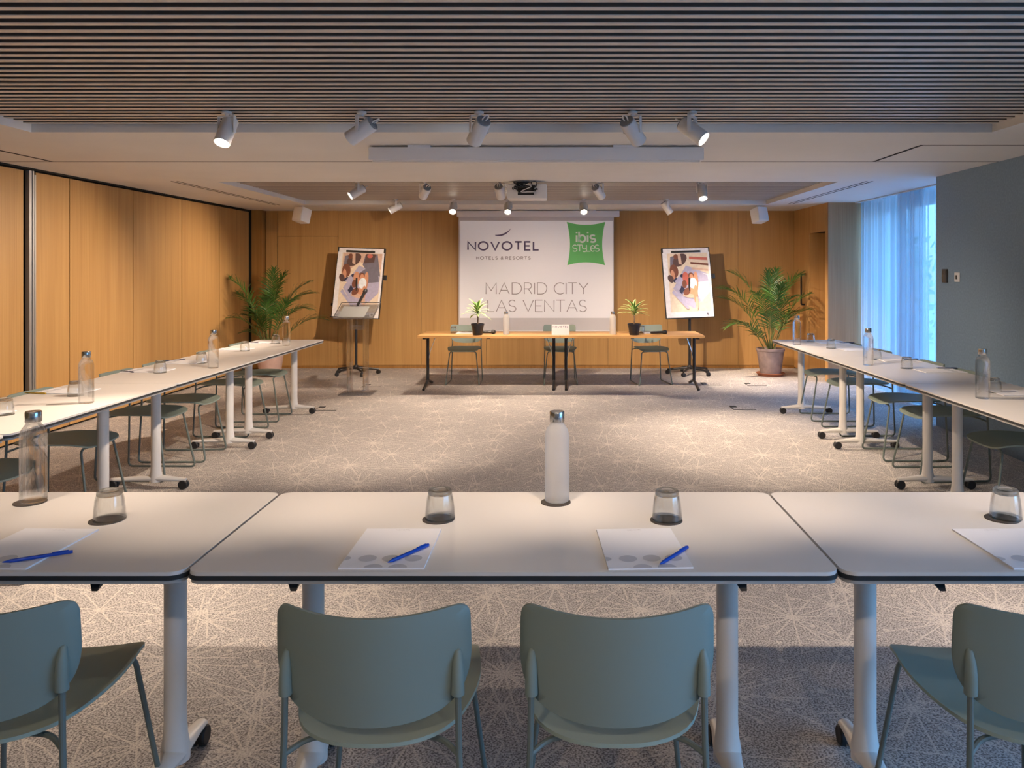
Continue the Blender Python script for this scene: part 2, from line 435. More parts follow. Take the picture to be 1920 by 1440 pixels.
# seams and slot diffusers
sm = MB()
sm.box(XL, XR, 6.455, 6.467, ZC - 0.0015, ZC + 0.01)
sm.box(2.54, XR, 5.60, 5.608, ZC - 0.0015, ZC + 0.01)
for x, y0, y1 in ((-4.09, 3.6, 6.45), (2.54, 5.6, 6.46)):
    sm.box(x - 0.012, x + 0.012, y0, y1, ZC - 0.002, ZC + 0.01)
for x, y0, y1 in ((-3.80, 7.9, 10.8), (3.07, 7.9, 10.6)):
    for d in (-0.028, 0.028): sm.box(x + d - 0.007, x + d + 0.007, y0, y1, ZC - 0.002, ZC + 0.01)
struct('seam', sm, 'dark_gap', ceil)
# left folding partition of oak panels
wb = MB(); wb.mats = ['oak_panel', 'dark_gap', 'aluminium']
wb.box(XL - 0.2, XL - 0.05, YF, YB, 0, ZC, 1)
js = [YF, -1.2, -0.1, 1.0, 2.15, 3.3, 4.45, 5.6, 6.80]
for a, b in zip(js, js[1:]): wb.box(XL - 0.05, XL, a + 0.005, b - 0.005, 0.025, ZC - 0.028, 0)
js = [6.955, 7.44, 8.55, 9.65, 10.72, 11.76]
for a, b in zip(js, js[1:]): wb.box(XL - 0.05, XL, a + 0.005, b - 0.005, 0.025, ZC - 0.028, 0)
struct('wall_left', wb, None)
tb = MB(); tb.box(XL - 0.03, XL + 0.006, 6.865, 6.895, 0, ZC - 0.02); tb.box(XL - 0.03, XL + 0.012, 6.90, 6.918, 0, ZC - 0.02); tb.box(XL - 0.03, XL + 0.004, 6.935, 6.955, 0, ZC - 0.05)
struct('trim_1', tb, 'aluminium')
struct('trim_2', MB().box(XL - 0.04, XL + 0.02, YF, YB - 0.12, ZC - 0.014, ZC - 0.0), 'dark_gap')
# back wall: oak boards with fine joints
bw = MB(); bw.mats = ['oak_panel', 'dark_gap']
bw.box(-5.2, 4.6, YB + 0.02, YB + 0.2, 0, ZC, 1)
dx0, dx1, dz = -4.19, -3.285, 1.96
def xj(px): return (px - CX) * YB / F
cuts = [-4.36, dx0, dx1, xj(790), xj(912), xj(1020), xj(1140), xj(1252), xj(1384), 3.5]
bw.box(cuts[0] + .003, dx0 - .003, YB, YB + 0.03, 0.045, ZC)
bw.box(dx0 + .003, dx1 - .003, YB, YB + 0.03, dz + 0.004, ZC)
for a, b in zip(cuts[2:], cuts[3:]): bw.box(a + 0.002, b - 0.002, YB, YB + 0.03, 0.045, ZC)
struct('wall_back', bw, None)
d1 = struct('door_1', MB().box(dx0 + .006, dx1 - .006, YB + 0.003, YB + 0.03, 0.03, dz), 'oak_panel')
part('handle', MB().bbox(dx1 - .10, dx1 - .06, YB - 0.03, YB + .004, 0.93, 0.97, 0.006), 'black_metal', d1)
struct('trim_3', MB().box(XL, -4.37, YB - 0.14, YB + 0.02, 0.0, ZC), 'oak_dark')
struct('trim_4', MB().box(XL - .01, XL + 0.03, YB - 0.16, YB - 0.141, 0.0, ZC), 'dark_gap')
struct('baseboard_back', MB().box(-4.36, 3.5, YB - 0.006, YB + 0.02, 0.0, 0.04), 'oak_dark')
# right oak return with door recess and pier
rb = MB(); rb.mats = ['oak_panel', 'dark_gap']
rb.box(3.5, 3.56, 11.16, YB + 0.02, 0.02, ZC); rb.box(3.5, 3.56, 10.52, 11.155, 1.975, ZC)
rb.box(3.5, 3.56, 10.44, 10.515, 0.0, ZC)
rb.box(3.72, 3.76, 10.5, 11.2, 0.0, 1.975); rb.box(3.56, 3.72, 11.16, 11.2, 0, 1.975); rb.box(3.56, 3.72, 10.5, 11.2, 1.975, 2.0, 1)
rb.box(3.76, 4.6, 10.6, 12.1, 0, ZC, 1)
struct('wall_right', rb, None)
struct('wall_pier', MB().box(3.5, 4.3, 10.40, 10.44, 0.0, ZC), 'oak_grey')
d2 = struct('door_2', MB().box(3.494, 3.4995, 11.18, YB - 0.02, 0.02, 1.96), 'oak_panel')
part('pull_handle', MB().tube(fillet([(3.49, 11.36, 1.40), (3.44, 11.36, 1.40), (3.44, 11.36, 0.97), (3.49, 11.36, 0.97)], .02), 0.012, 10), 'black_metal', d2)
# blue right wall with the side window near the entrance
bl = MB(); bl.mats = ['blue_wall']
bl.box(XR, XR + .22, 2.2, 7.53, 0, ZC); bl.box(XR, XR + .22, YF, -1.2, 0, ZC)
bl.box(XR, XR + .22, -1.2, 2.2, 0, 0.1); bl.box(XR, XR + .22, -1.2, 2.2, 2.28, ZC)
bl.box(XR + .22, 4.3, 7.4, 7.53, 0, ZC)
struct('wall_side', bl, None)
struct('wall_front', MB().box(-5.2, 4.6, YF - .15, YF, 0, ZC + .2), 'white_wall')
struct('trim_5', MB().box(4.2, 4.3, 7.53, 10.4, 0, 0.08).box(4.2, 4.3, 7.53, 10.4, 2.26, ZC), 'frame_white')
# windows
def window(name, x, ys, z0, z1):
    fb = MB()
    fb.box(x, x + .06, ys[0], ys[-1], z0, z0 + .05); fb.box(x, x + .06, ys[0], ys[-1], z1 - .05, z1)
    for y in ys: fb.box(x - .005, x + .065, y - .03, y + .03, z0, z1)
    w = struct(name, fb, 'frame_white')
    for a, b in zip(ys, ys[1:]): part('pane', MB().box(x + .025, x + .031, a + .03, b - .03, z0 + .05, z1 - .05), 'window_glass', w)
    return w
window('window_1', 4.22, [7.56, 8.9, 10.37], 0.08, 2.26)
window('window_2', 3.62, [-1.17, -0.05, 1.05, 2.17], 0.1, 2.28)
# sheer curtain: two overlapping wavy layers
def curtain(x, y0, y1, amp, seed, n=420):
    rnd = random.Random(seed); vs = []; zs = [0.015, 0.4, 0.9, 1.4, 1.9, 2.15, ZC - 0.012]
    ph = [rnd.uniform(0, 6.28) for _ in range(4)]
    for i in range(n + 1):
        y = y0 + (y1 - y0) * i / n
        for z in zs:
            k = 0.65 + 0.35 * (1 - z / ZC)
            xx = x + amp * k * (math.sin(y * 2 * PI / 0.115 + ph[0] + 0.9 * math.sin(y * 3.1 + ph[1])) * 0.75 + 0.5 * math.sin(y * 2 * PI / 0.33 + ph[2]))
            vs.append((xx, y, z))
    m = len(zs); fs = [(i * m + j, (i + 1) * m + j, (i + 1) * m + j + 1, i * m + j + 1) for i in range(n) for j in range(m - 1)]
    b = MB(); b.add(vs, fs); b.mats = ['sheer']; return b
cu = thing('sheer_curtain', 'translucent blue-white sheer curtain hanging full height beside the blue wall', 'curtain', (0, 0, 0))
part('curtain_panel', curtain(3.88, 7.56, 9.15, 0.035, 3), None, cu, ang=180)
part('curtain_panel', curtain(3.90, 8.55, 10.36, 0.030, 8), None, cu, ang=180)
part('curtain_rail', MB().box(3.84, 3.95, 7.54, 10.38, ZC - 0.012, ZC - 0.002), 'frame_white', cu)
# outside: ground and a hedge, seen faintly through the sheer
gb = MB().box(4.6, 30, -20, 40, -0.3, -0.2); struct('ground', gb, 'exterior')
rnd = random.Random(5)
hb = MB()
for k in range(1500):
    y = rnd.uniform(9, 30); x = 9.5 + (y - 9) * 0.0 + rnd.uniform(-1.2, 1.2); z = rnd.uniform(-.2, 2.0 + 0.5 * math.sin(y * 1.3))
    s_ = rnd.uniform(.08, .2); d = Vector((rnd.uniform(-1, 1), rnd.uniform(-1, 1), rnd.uniform(-1, 1))).normalized(); e_ = d.orthogonal().normalized(); c = Vector((x, y, z)); g = d.cross(e_)
    hb.add([c - e_ * s_, c + g * s_ * .5, c + e_ * s_, c - g * s_ * .5], [(0, 1, 2, 3)])
tag(part('hedge', hb, 'leaf_lime'), 'green hedge outside, faint behind the sheer curtain', 'hedge')['kind'] = 'stuff'

# ------------------------------------------------------------ stroke lettering
def arc(cx, cy, rx, ry, a0, a1, n=14):
    return [(cx + rx * math.cos(R(a0 + (a1 - a0) * k / n)), cy + ry * math.sin(R(a0 + (a1 - a0) * k / n))) for k in range(n + 1)]
G = {
 'N': (.78, [[(0, 0), (0, 1), (.78, 0), (.78, 1)]]), 'O': (.98, [arc(.49, .5, .49, .5, 0, 360, 28)]),
 'V': (.84, [[(0, 1), (.42, 0), (.84, 1)]]), 'T': (.72, [[(0, 1), (.72, 1)], [(.36, 1), (.36, 0)]]),
 'E': (.58, [[(.58, 1), (0, 1), (0, 0), (.58, 0)], [(0, .5), (.5, .5)]]), 'L': (.54, [[(0, 1), (0, 0), (.54, 0)]]),
 'H': (.70, [[(0, 0), (0, 1)], [(.7, 0), (.7, 1)], [(0, .5), (.7, .5)]]), 'S': (.58, [arc(.29, .74, .27, .26, 35, 270, 14) + arc(.29, .24, .29, .24, 90, -145, 14)[1:]]),
 'R': (.62, [[(0, 0), (0, 1)] + [(.34, 1)] + arc(.34, .73, .26, .27, 90, -90, 10)[1:] + [(0, .46)], [(.34, .46), (.62, 0)]]),
 'M': (.86, [[(0, 0), (0, 1), (.43, .3), (.86, 1), (.86, 0)]]), 'A': (.84, [[(0, 0), (.42, 1), (.84, 0)], [(.14, .33), (.70, .33)]]),
 'D': (.78, [[(0, 0), (0, 1), (.32, 1)] + arc(.32, .5, .46, .5, 90, -90, 16)[1:] + [(0, 0)]]), 'I': (.0, [[(0, 0), (0, 1)]]),
 'C': (.82, [arc(.49, .5, .49, .5, 48, 312, 22)]), 'Y': (.78, [[(0, 1), (.39, .48), (.78, 1)], [(.39, .48), (.39, 0)]]),
 '&': (.70, [[(.70, 0), (.20, .62)] + arc(.36, .80, .19, .20, 215, -30, 12) + [(.10, .42)] + arc(.27, .24, .25, .24, 140, 345, 12) + [(.66, .48)]]),
 'i': (.0, [[(0, 0), (0, .66)], [(0, .86), (0, .98)]]), 'b': (.52, [[(0, 0.02), (0, 1)], arc(.26, .33, .26, .33, 180, -180, 20)]),
 's': (.44, [arc(.22, .49, .20, .17, 35, 270, 12) + arc(.22, .16, .22, .16, 90, -145, 12)[1:]]),
 'y': (.56, [[(0, 1), (0, .68)] + arc(.28, .62, .28, .24, 180, 360, 12) + [(.56, 1)], [(.56, .7), (.56, .2)] + arc(.28, .16, .28, .22, 0, -140, 8)]),
 'e': (.56, [[(.02, .5), (.54, .5)] + arc(.28, .46, .28, .46, 5, 318, 20)]), ' ': (.30, []),
}
def ribbon(mb, pts, w, closed=False):
    pts = [Vector((p[0], p[1])) for p in pts]; n = len(pts); L_, R_ = [], []
    closed = (pts[0] - pts[-1]).length < 1e-6
    if closed: pts = pts[:-1]; n -= 1
    for i in range(n):
        a = pts[i - 1] if (i or closed) else None; c = pts[(i + 1) % n] if (i < n - 1 or closed) else None
        d1 = (pts[i] - a).normalized() if a is not None else (c - pts[i]).normalized(); d2 = (c - pts[i]).normalized() if c is not None else d1
        n1 = Vector((-d1.y, d1.x)); n2 = Vector((-d2.y, d2.x)); nn = (n1 + n2)
        nn = nn.normalized() if nn.length > 1e-6 else n1
        k = min(1.6, 1 / max(0.3, nn.dot(n1)))
        L_.append(pts[i] + nn * w / 2 * k); R_.append(pts[i] - nn * w / 2 * k)
    o = len(mb.v)
    for i in range(n): mb.v.append((L_[i].x, 0, L_[i].y)); mb.v.append((R_[i].x, 0, R_[i].y))
    for i in range(n if closed else n - 1):
        j = (i + 1) % n; mb.f.append((o + 2 * i, o + 2 * i + 1, o + 2 * j + 1, o + 2 * j)); mb.m.append(0)
def text_mesh(s, x0, x1, z0, h, w, gap=0.26, m=None):
    mb = MB(); tot = 0
    for ch in s: tot += G[ch][0]
    # spread the letters over the measured width at their own proportions
    adv = (x1 - x0 - w - tot * h) / max(1, len(s) - 1)
    x = x0 + w / 2
    for ch in s:
        gw, st = G[ch]
        for p in st: ribbon(mb, [(x + a * h, z0 + w / 2 + b_ * (h - w)) for a, b_ in p], w)
        x += gw * h + adv
    if m: mb.mats = [m]
    return mb

# ------------------------------------------------------------ projection screens and their cases
YS = 11.74
def S(px, py): p = W(px, py, YS); return p[0], p[2]
ps = thing('projection_screen', 'lowered projection screen showing a green logo and hotel name, on the back oak wall', 'projection screen', (-0.31, YS, 0.56))
ps_off = Vector((0.31, -YS, -0.56))
def on_screen(name, mb, m, dy, ang=35):
    mb.v = [(x + ps_off.x, y - dy, z + ps_off.z) for x, y, z in mb.v]
    return part(name, mb, m, ps)
x0, z1 = S(857, 395); x1, z0 = S(1161, 407)
part('screen_case', MB().bbox(x0 + ps_off.x, x1 + ps_off.x, -0.05, 0.07, z0 + ps_off.z, ZC - 0.012 + ps_off.z, 0.008), 'screen_case', ps)
part('mounting_clip', MB().box(-.55, -.45, -.03, .05, ZC - 0.013 + ps_off.z, ZC + ps_off.z), 'screen_case', ps)
part('mounting_clip', MB().box(.75, .85, -.03, .05, ZC - 0.013 + ps_off.z, ZC + ps_off.z), 'screen_case', ps)
x0, z1 = S(860, 406); x1, z0 = S(1151, 621)
on_screen('screen_fabric', MB().box(x0, x1, 0, 0.004, z0, z1), 'screen_fabric', 0)
on_screen('bottom_bar', MB().bbox(x0, x1, -0.008, 0.012, z0 - .02, z0 + 0.012, 0.004), 'screen_case', 0)
x0, z1 = S(863, 414); x1, z0 = S(1149, 596)
on_screen('projected_picture', MB().box(x0, x1, 0, 0.001, z0, z1), 'screen_picture', 0.0015)
def word(s, pa, pb, top, bot, w, m, dy=0.004):
    xa, zt = S(pa, top); xb, zb = S(pb, bot)
    return on_screen('lettering', text_mesh(s, xa, xb, zb, zt - zb, w, m=m), m, dy)
word('NOVOTEL', 876, 1011.5, 452, 470, 0.024, 'ink_violet')
for w_, a_, b_ in (('HOTELS', 893, 933.5), ('&', 938.5, 943.5), ('RESORTS', 948, 995)): word(w_, a_, b_, 480.5, 487, 0.0085, 'ink_grey')
for w_, a_, b_, t_, u_ in (('MADRID', 910.5, 1026, 529.5, 552), ('CITY', 1038.5, 1103.5, 529.5, 552), ('LAS', 913.5, 968, 562, 585), ('VENTAS', 980, 1100, 562, 585)): word(w_, a_, b_, t_, u_, 0.0115, 'ink_grey')
sw = MB(); a, b, c = Vector(S(928.5, 441)), Vector(S(947, 443.5)), Vector(S(957.8, 428.5)); n = 16
for i in range(n + 1):
    t = i / n; p = a * (1 - t) ** 2 + b * 2 * t * (1 - t) + c * t * t; d = (b - a) * (1 - t) + (c - b) * t; d.normalize(); q = Vector((-d.y, d.x)) * (0.0125 * math.sin(PI * min(1, 0.12 + t * .86)))
    sw.v.append((p.x + q.x, 0, p.y + q.y)); sw.v.append((p.x - q.x, 0, p.y - q.y))
for i in range(n): sw.f.append((2 * i, 2 * i + 1, 2 * i + 3, 2 * i + 2)); sw.m.append(0)
on_screen('swoosh_mark', sw, 'ink_violet', 0.004)
# green cushion shaped logo with concave sides
cs = [S(1062.5, 416), S(1135, 416), S(1134.5, 497.5), S(1063.5, 497.5)]; pl = []; cc = Vector(((cs[0][0] + cs[2][0]) / 2, (cs[0][1] + cs[2][1]) / 2))
for k in range(4):
    p, q = Vector(cs[k]), Vector(cs[(k + 1) % 4]); mid = (p + q) / 2
    for i in range(12):
        t = i / 12; pt = p.lerp(q, t); pl.append(pt + (cc - mid).normalized() * 0.044 * 4 * t * (1 - t))
gm = MB(); gm.add([(p.x, 0, p.y) for p in pl] + [(cc.x, 0, cc.y)], [(i, (i + 1) % len(pl), len(pl)) for i in range(len(pl))])
on_screen('logo_shape', gm, 'logo_green', 0.0035)
def word2(s, pa, pb, top, bot, w):
    xa, zt = S(pa, top); xb, zb = S(pb, bot)
    return on_screen('lettering', text_mesh(s, xa, xb, zb, zt - zb, w), 'logo_white', 0.006)
word2('ibis', 1079.5, 1118, 433, 455.5, 0.026)
word2('STyLeS', 1073, 1124, 458.5, 472, 0.0125)

rs = thing('screen_housing', 'long white rolled-up screen housing under the plaster ceiling between the slatted recesses', 'projection screen', (-0.16, 5.6, 2.235))
part('housing', MB().bbox(-1.176, 1.176, -0.0, 0.11, 0, 0.093, 0.01), 'screen_case', rs)
part('slot_bar', MB().bbox(-1.15, 1.15, 0.02, 0.09, -0.012, 0.002, 0.004), 'lamp_white', rs)
for x in (-.82, .62, ): part('mounting_clip', MB().box(x - .08, x + .08, 0.0, .09, .09, .105), 'screen_case', rs)

# ------------------------------------------------------------ projector
pj = thing('projector', 'white ceiling projector with a tangle of black cables above it', 'projector', (-0.315, 7.86, 2.165))
part('body', MB().bbox(-.195, .195, 0, .30, 0, .145, .012), 'plastic_white', pj)
part('ceiling_mount', MB().lathe([(.03, .14), (.03, .172), (.07, .172), (.07, .176)], 16, cx=-.02, cy=.06), 'plastic_white', pj)
part('socket_panel', MB().box(-.09, .07, -.003, .004, .035, .115), 'black_plastic', pj)
part('lens_barrel', MB().lathe([(.04, 0), (.04, .03), (.03, .035)], 20, M=Matrix.Translation((.09, .295, .07)) @ Matrix.Rotation(-PI / 2, 4, 'X')), 'black_plastic', pj)
rnd = random.Random(11)
for k in range(9):
    x = rnd.uniform(-.13, .07); pts = [(x, -.002, rnd.uniform(.05, .1))]
    for j in range(4): pts.append((rnd.uniform(-.15, .12), rnd.uniform(-.06, -.015), rnd.uniform(.05, .172)))
    pts.append((rnd.uniform(-.06, .04), .02, .168))
    part('cable', MB().tube(fillet(pts, .06, 6), .0045, 6), 'black_plastic' if k != 4 else 'plastic_white', pj)

# ------------------------------------------------------------ track spotlights
YOKE, BODY, LENS, CAP, MOUNT, ARM = [None] * 6
def spot_meshes(s=1.0):
    mo = MB().lathe([(.028, 0), (.028, -.012), (.012, -.016), (.012, -.028)], 20); mo.mats = ['lamp_white']
    yk = MB(); yk.mats = ['lamp_white']
    yk.box(-.056, .056, -.011, .011, -.032, -.026)
    for x in (-.056, .051): yk.box(x, x + .005, -.011, .011, -.125, -.026)
    for x in (-.058, .050): yk.lathe([(.009, 0), (.009, .008)], 12, M=Matrix.Translation((x, 0, -.112)) @ Matrix.Rotation(PI / 2, 4, 'Y'))
    bo = MB(); bo.mats = ['lamp_white']
    bo.lathe([(.030, -.078), (.040, -.086), (.0445, -.09), (.046, -.088), (.046, .072), (.043, .078), (.0, .078)], 32)
    le = MB(); le.mats = ['lens']; le.lathe([(0, -.080), (.0385, -.080), (.0385, -.074), (0, -.074)], 28)
    ca = MB(); ca.mats = ['lamp_grey']; ca.lathe([(0, .079), (.040, .079), (.042, .082), (.040, .085), (0, .085)], 28)
    cb_ = MB(); cb_.mats = ['lamp_white']; cb_.tube(fillet([(.012, 0, .084), (.02, 0, .12), (.0, .0, .13), (-.012, 0, .10), (-.01, 0, .084)], .02, 4), .004, 6)
    return [b.mesh(n) for b, n in ((mo, 'mount_plate'), (yk, 'yoke'), (bo, 'lamp_body'), (le, 'lens'), (ca, 'rear_cap'), (cb_, 'cable_loop'))]
SM = spot_meshes()
def spotlight(loc, aim, label, power=1.0, size=62, blend=1.0, group=None, extra=14):
    a = Vector(aim).normalized()
    t = thing('track_spotlight', label, 'spotlight', loc, 0, group)
    link('mount_plate', SM[0], t)
    pan = math.atan2(a.y, a.x) + PI / 2
    link('yoke', SM[1], t, rot=(0, 0, pan))
    q = a.to_track_quat('-Z', 'Y')
    b = link('lamp_body', SM[2], t, loc=(0, 0, -.112)); b.rotation_euler = q.to_euler()
    link('lens', SM[3], b); link('rear_cap', SM[4], b); link('cable_loop', SM[5], b)
    d = bpy.data.lights.new('spot_beam', 'SPOT'); d.energy = SPOT_W * power; d.color = SPOT_COL; d.spot_size = R(size + extra); d.spot_blend = blend; d.shadow_soft_size = 0.022
    lo = bpy.data.objects.new('spot_beam', d); C.objects.link(lo); lo.parent = b; lo.location = (0, 0, -.098)
    return t
ZM = ZC + 0.047
def sx(px, Y): return (px - CX) * Y / F
rowA, rowB, rowC = 4.65, 8.30, 10.45
spots = [
 (sx(425, rowA), rowA, (-.12, -.45, -.85), 'lit white spotlight nearest the oak partition in the front row, lens glowing downwards', .9, 66),
 (sx(678, rowA), rowA, (-.80, .22, -.48), 'white spotlight in the front row turned sideways toward the oak partition, lens hidden', 1.0, 60),
 (sx(898, rowA), rowA, (-.42, .72, -.60), 'white front-row spotlight above the rolled-up screen housing, grey back cap at upper right', 1.3, 56),
 (sx(1186, rowA), rowA, (.50, .66, -.58), 'white front-row spotlight with back cap at upper left, aimed away to the window side', 1.3, 56),
 (sx(1298, rowA), rowA, (.62, -.34, -.56), 'lit white spotlight at the window end of the front row, glowing lens at lower right', .8, 62),
 (sx(670, rowB), rowB, (-.72, -.35, -.50), 'glowing spotlight at the partition end of the middle row', 1.1, 66),
 (sx(797, rowB), rowB, (-.42, .85, -.52), 'middle-row white spotlight with round grey back cap, beside the glowing end one', 1.25, 56),
 (sx(937, rowB), rowB, (.10, .85, -.60), 'white spotlight right beside the ceiling projector', 1.25, 60),
 (sx(1122, rowB), rowB, (.45, .80, -.52), 'middle-row white spotlight between the projector and the glowing window-side one', 1.25, 56),
 (sx(1316, rowB), rowB, (.06, -.50, -.85), 'glowing spotlight at the window end of the middle row', 1.0, 66),
 (sx(742, rowC), rowC, (-.80, -.22, -.48), 'small glowing spotlight in the rear row turned toward the left flip chart', 1.0, 62),
 (sx(850, rowC), rowC, (-.02, -.72, -.66), 'glowing rear-row spotlight just left of the projection screen case', .85, 66),
 (sx(953, rowC), rowC, (-.04, -.70, -.70), 'glowing rear-row spotlight in front of the left part of the screen case', .78, 66),
 (sx(1094, rowC), rowC, (.05, -.70, -.70), 'glowing rear-row spotlight in front of the right part of the screen case', .78, 66),
 (sx(1250, rowC), rowC, (.58, .10, -.80), 'rear-row spotlight at the window end, tilted above the right flip chart', 1.5, 66),
]
for x, y, a, lb, pw, sz in spots: spotlight((x, y, ZM), a, lb, pw, sz, group='ceiling spotlights')
# the front-most row, above the near tables (out of the frame, same fixtures)
for k, x in enumerate((-2.7, -1.8, -1.05, -.35, .35, 1.05, 1.8, 2.45)):
    spotlight((x, 1.62, ZM), (0, .62, -.80), 'white ceiling spotlight above the near tables, number %s from the partition' % ('one', 'two', 'three', 'four', 'five', 'six', 'seven', 'eight')[k], .25, 52, 0.8, group='ceiling spotlights', extra=0)
for k, (x, y, ax, ay) in enumerate(((-2.4, -.35, -.5, -.4), (-.8, -.35, .1, .75), (.9, -.35, -.1, .75), (2.2, -.35, .3, -.4))):  # unseen lamps added as fill for the chair backs and seats
    spotlight((x, y, ZM), (ax, ay, -.75), 'unseen fill spotlight added behind the viewer, ' + ('closest to the partition', 'second from the partition', 'second from the window', 'closest to the window')[k], (1.0, .16, .16, 1.0)[k], 60, 1.0, group='ceiling spotlights')

# ceiling loudspeakers
def speaker(x, y, rz, label):
    t = thing('ceiling_loudspeaker', label, 'loudspeaker', (x, y, ZC), rz)
    part('bracket', MB().lathe([(.035, 0), (.035, -.01), (.01, -.012), (.01, -.05)], 14), 'lamp_white', t)
    M = Matrix.Translation((0, 0, -.135)) @ Matrix.Rotation(R(-14), 4, 'X')
    part('cabinet', MB().bbox(-.085, .085, -.085, .085, -.10, .10, .014, M=M), 'plastic_white', t)
    part('grille', MB().bbox(-.078, .078, -.091, -.084, -.09, .09, .006, M=M), 'lamp_white', t)
speaker(-3.50, 10.9, R(-28), 'small white loudspeaker hung under the ceiling near the partition corner')
speaker(2.73, 10.9, R(24), 'small white loudspeaker hung under the ceiling above the right flip chart')

# ------------------------------------------------------------ white folding tables
def build_table(L_, D, ins0, ins1, cy, y_out, y_in, label, group):
    """local +y points to the middle of the room; x along the table"""
    t = thing('folding_table', label, 'table', group=group)
    H = 0.735
    tp = MB(); tp.prism(rrect(-L_ / 2 + .004, L_ / 2 - .004, -D / 2 + .001, D / 2 - .001, .035), H - .009, H)
    part('tabletop', tp, 'table_white', t)
    part('edge_band', MB().prism(rrect(-L_ / 2 + .001, L_ / 2 - .001, -D / 2, D / 2, .038), H - .020, H - .0092), 'table_edge', t)
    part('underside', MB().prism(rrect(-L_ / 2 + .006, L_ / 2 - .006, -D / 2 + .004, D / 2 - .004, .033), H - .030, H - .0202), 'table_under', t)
    for s, ins in ((-1, ins0), (1, ins1)):
        x = s * (L_ / 2 - ins)
        lb = MB()
        lb.lathe([(.040, H - .032), (.033, H - .05), (.031, H - .12), (.031, .16), (.034, .12), (.040, .085), (.040, .05)], 24, cx=x, cy=cy)
        # the foot, one arched bar tapering to both ends
        pts = [(x, y_out, .060), (x, y_out * .7 + cy * .3, .064), (x, cy - .06, .070), (x, cy, .074), (x, cy + .06, .070), (x, y_in * .7 + cy * .3, .064), (x, y_in, .060)]
        lb.tube(pts, [.020, .023, .032, .040, .032, .023, .020], 14, sq=(1, .62))
        leg = part('leg', lb, 'leg_white', t)
        for y in (y_out + .015, y_in - .015):
            cbm = MB()
            for dx in (-.014, .014):
                cbm.lathe([(.012, -.010), (.026, -.0105), (.030, -.006), (.030, .006), (.026, .0105), (.012, .010)], 24, M=Matrix.Translation((x + dx, y, .030)) @ Matrix.Rotation(PI / 2, 4, 'Y'))
            cbm.lathe([(.008, .03), (.008, .055)], 8, cx=x, cy=y)
            part('caster', cbm, 'rubber', leg)
        # release latch under the edge
        part('latch', MB().add([(x - s * .045 - .012, -D / 2 + .05, H - .030), (x - s * .045 + .024, -D / 2 + .05, H - .030), (x - s * .045 + .006, -D / 2 + .03, H - .058), (x - s * .045 + .020, -D / 2 + .03, H - .058),
                                (x - s * .045 - .012, -D / 2 + .12, H - .030), (x - s * .045 + .024, -D / 2 + .12, H - .030)], [(0, 1, 3, 2), (2, 3, 5, 4), (0, 2, 4), (1, 5, 3), (0, 4, 5, 1)]), 'black_plastic', t)
    return t
GT = 'white folding tables set in a horseshoe'
ft = build_table(1.6, .70, .2, .2, .03, -.24, .20, 'white-topped folding table across the middle of the near row', GT)
ft.location = (-.112, 2.29, 0)
dup(ft, (-.112 - 1.6, 2.29, 0), 0, 'near-row white folding table on the partition side, meeting the middle one')
dup(ft, (-.112 + 1.6, 2.29, 0), 0, 'near-row white folding table on the window side, meeting the middle one')
st = build_table(1.6, .68, .2, .2, .09, -.21, .29, 'rear table of the left row, nearest the acrylic lectern', GT)
st.location = (-2.79, 7.56, 0); st.rotation_euler = (0, 0, -PI / 2)
dup(st, (-2.79, 5.96, 0), -PI / 2, 'second table from the back in the left row, along the oak partition')
t3 = build_table(1.6, .68, .42, .2, .09, -.21, .29, 'third table from the back in the left row, holding the nearest left bottle', GT)
t3.location = (-2.79, 4.36, 0); t3.rotation_euler = (0, 0, -PI / 2)
t4 = build_table(.86, .68, .2, .2, .09, -.21, .29, 'left-row table closest to the viewer, only a sliver at the frame edge', GT)
t4.location = (-2.79, 3.125, 0); t4.rotation_euler = (0, 0, -PI / 2)
dup(st, (2.56, 7.56, 0), PI / 2, 'rear table of the right row, next to the grey palm pot')
dup(st, (2.56, 5.96, 0), PI / 2, 'second table from the back in the right row, before the sheer curtain')
t6 = dup(t3, (2.56, 4.36, 0), PI / 2, 'third table from the back in the right row, beside the blue wall')
for o, q in ((t3, -1), (t6, 1)): pass
# ------------------------------------------------------------ chairs
def shell(outline, surf, th, nrm, rings=8):
    """a thin moulded shell: outline (a, b) points, surf(a, b) -> Vector, offset along nrm by th"""
    dense = []
    for i, p in enumerate(outline):
        q = outline[(i + 1) % len(outline)]; L_ = math.dist(p, q); k = max(1, int(L_ / .012))
        dense += [(p[0] + (q[0] - p[0]) * j / k, p[1] + (q[1] - p[1]) * j / k) for j in range(k)] if L_ > 1e-5 else []
    outline = dense
    n = len(outline); ca = sum(p[0] for p in outline) / n; cb_ = sum(p[1] for p in outline) / n
    b = MB(); vs = []
    for side in (0, 1):
        vs.append(surf(ca, cb_) + nrm * (th * side))
        for k in range(1, rings + 1):
            f = k / rings
            for p in outline:
                q = surf(ca + (p[0] - ca) * f, cb_ + (p[1] - cb_) * f)
                vs.append(q + nrm * (th * side))
    base = 1 + n * rings; fs = []
    for side in (0, 1):
        o = side * base
        for i in range(n):
            j = (i + 1) % n
            tri = (o, o + 1 + i, o + 1 + j); fs.append(tri if side else tri[::-1])
            for k in range(rings - 1):
                q = (o + 1 + k * n + i, o + 1 + (k + 1) * n + i, o + 1 + (k + 1) * n + j, o + 1 + k * n + j); fs.append(q if side else q[::-1])
    r0 = 1 + (rings - 1) * n
    for i in range(n):
        j = (i + 1) % n; fs.append((r0 + i, r0 + j, base + r0 + j, base + r0 + i))
    b.add(vs, fs); return b
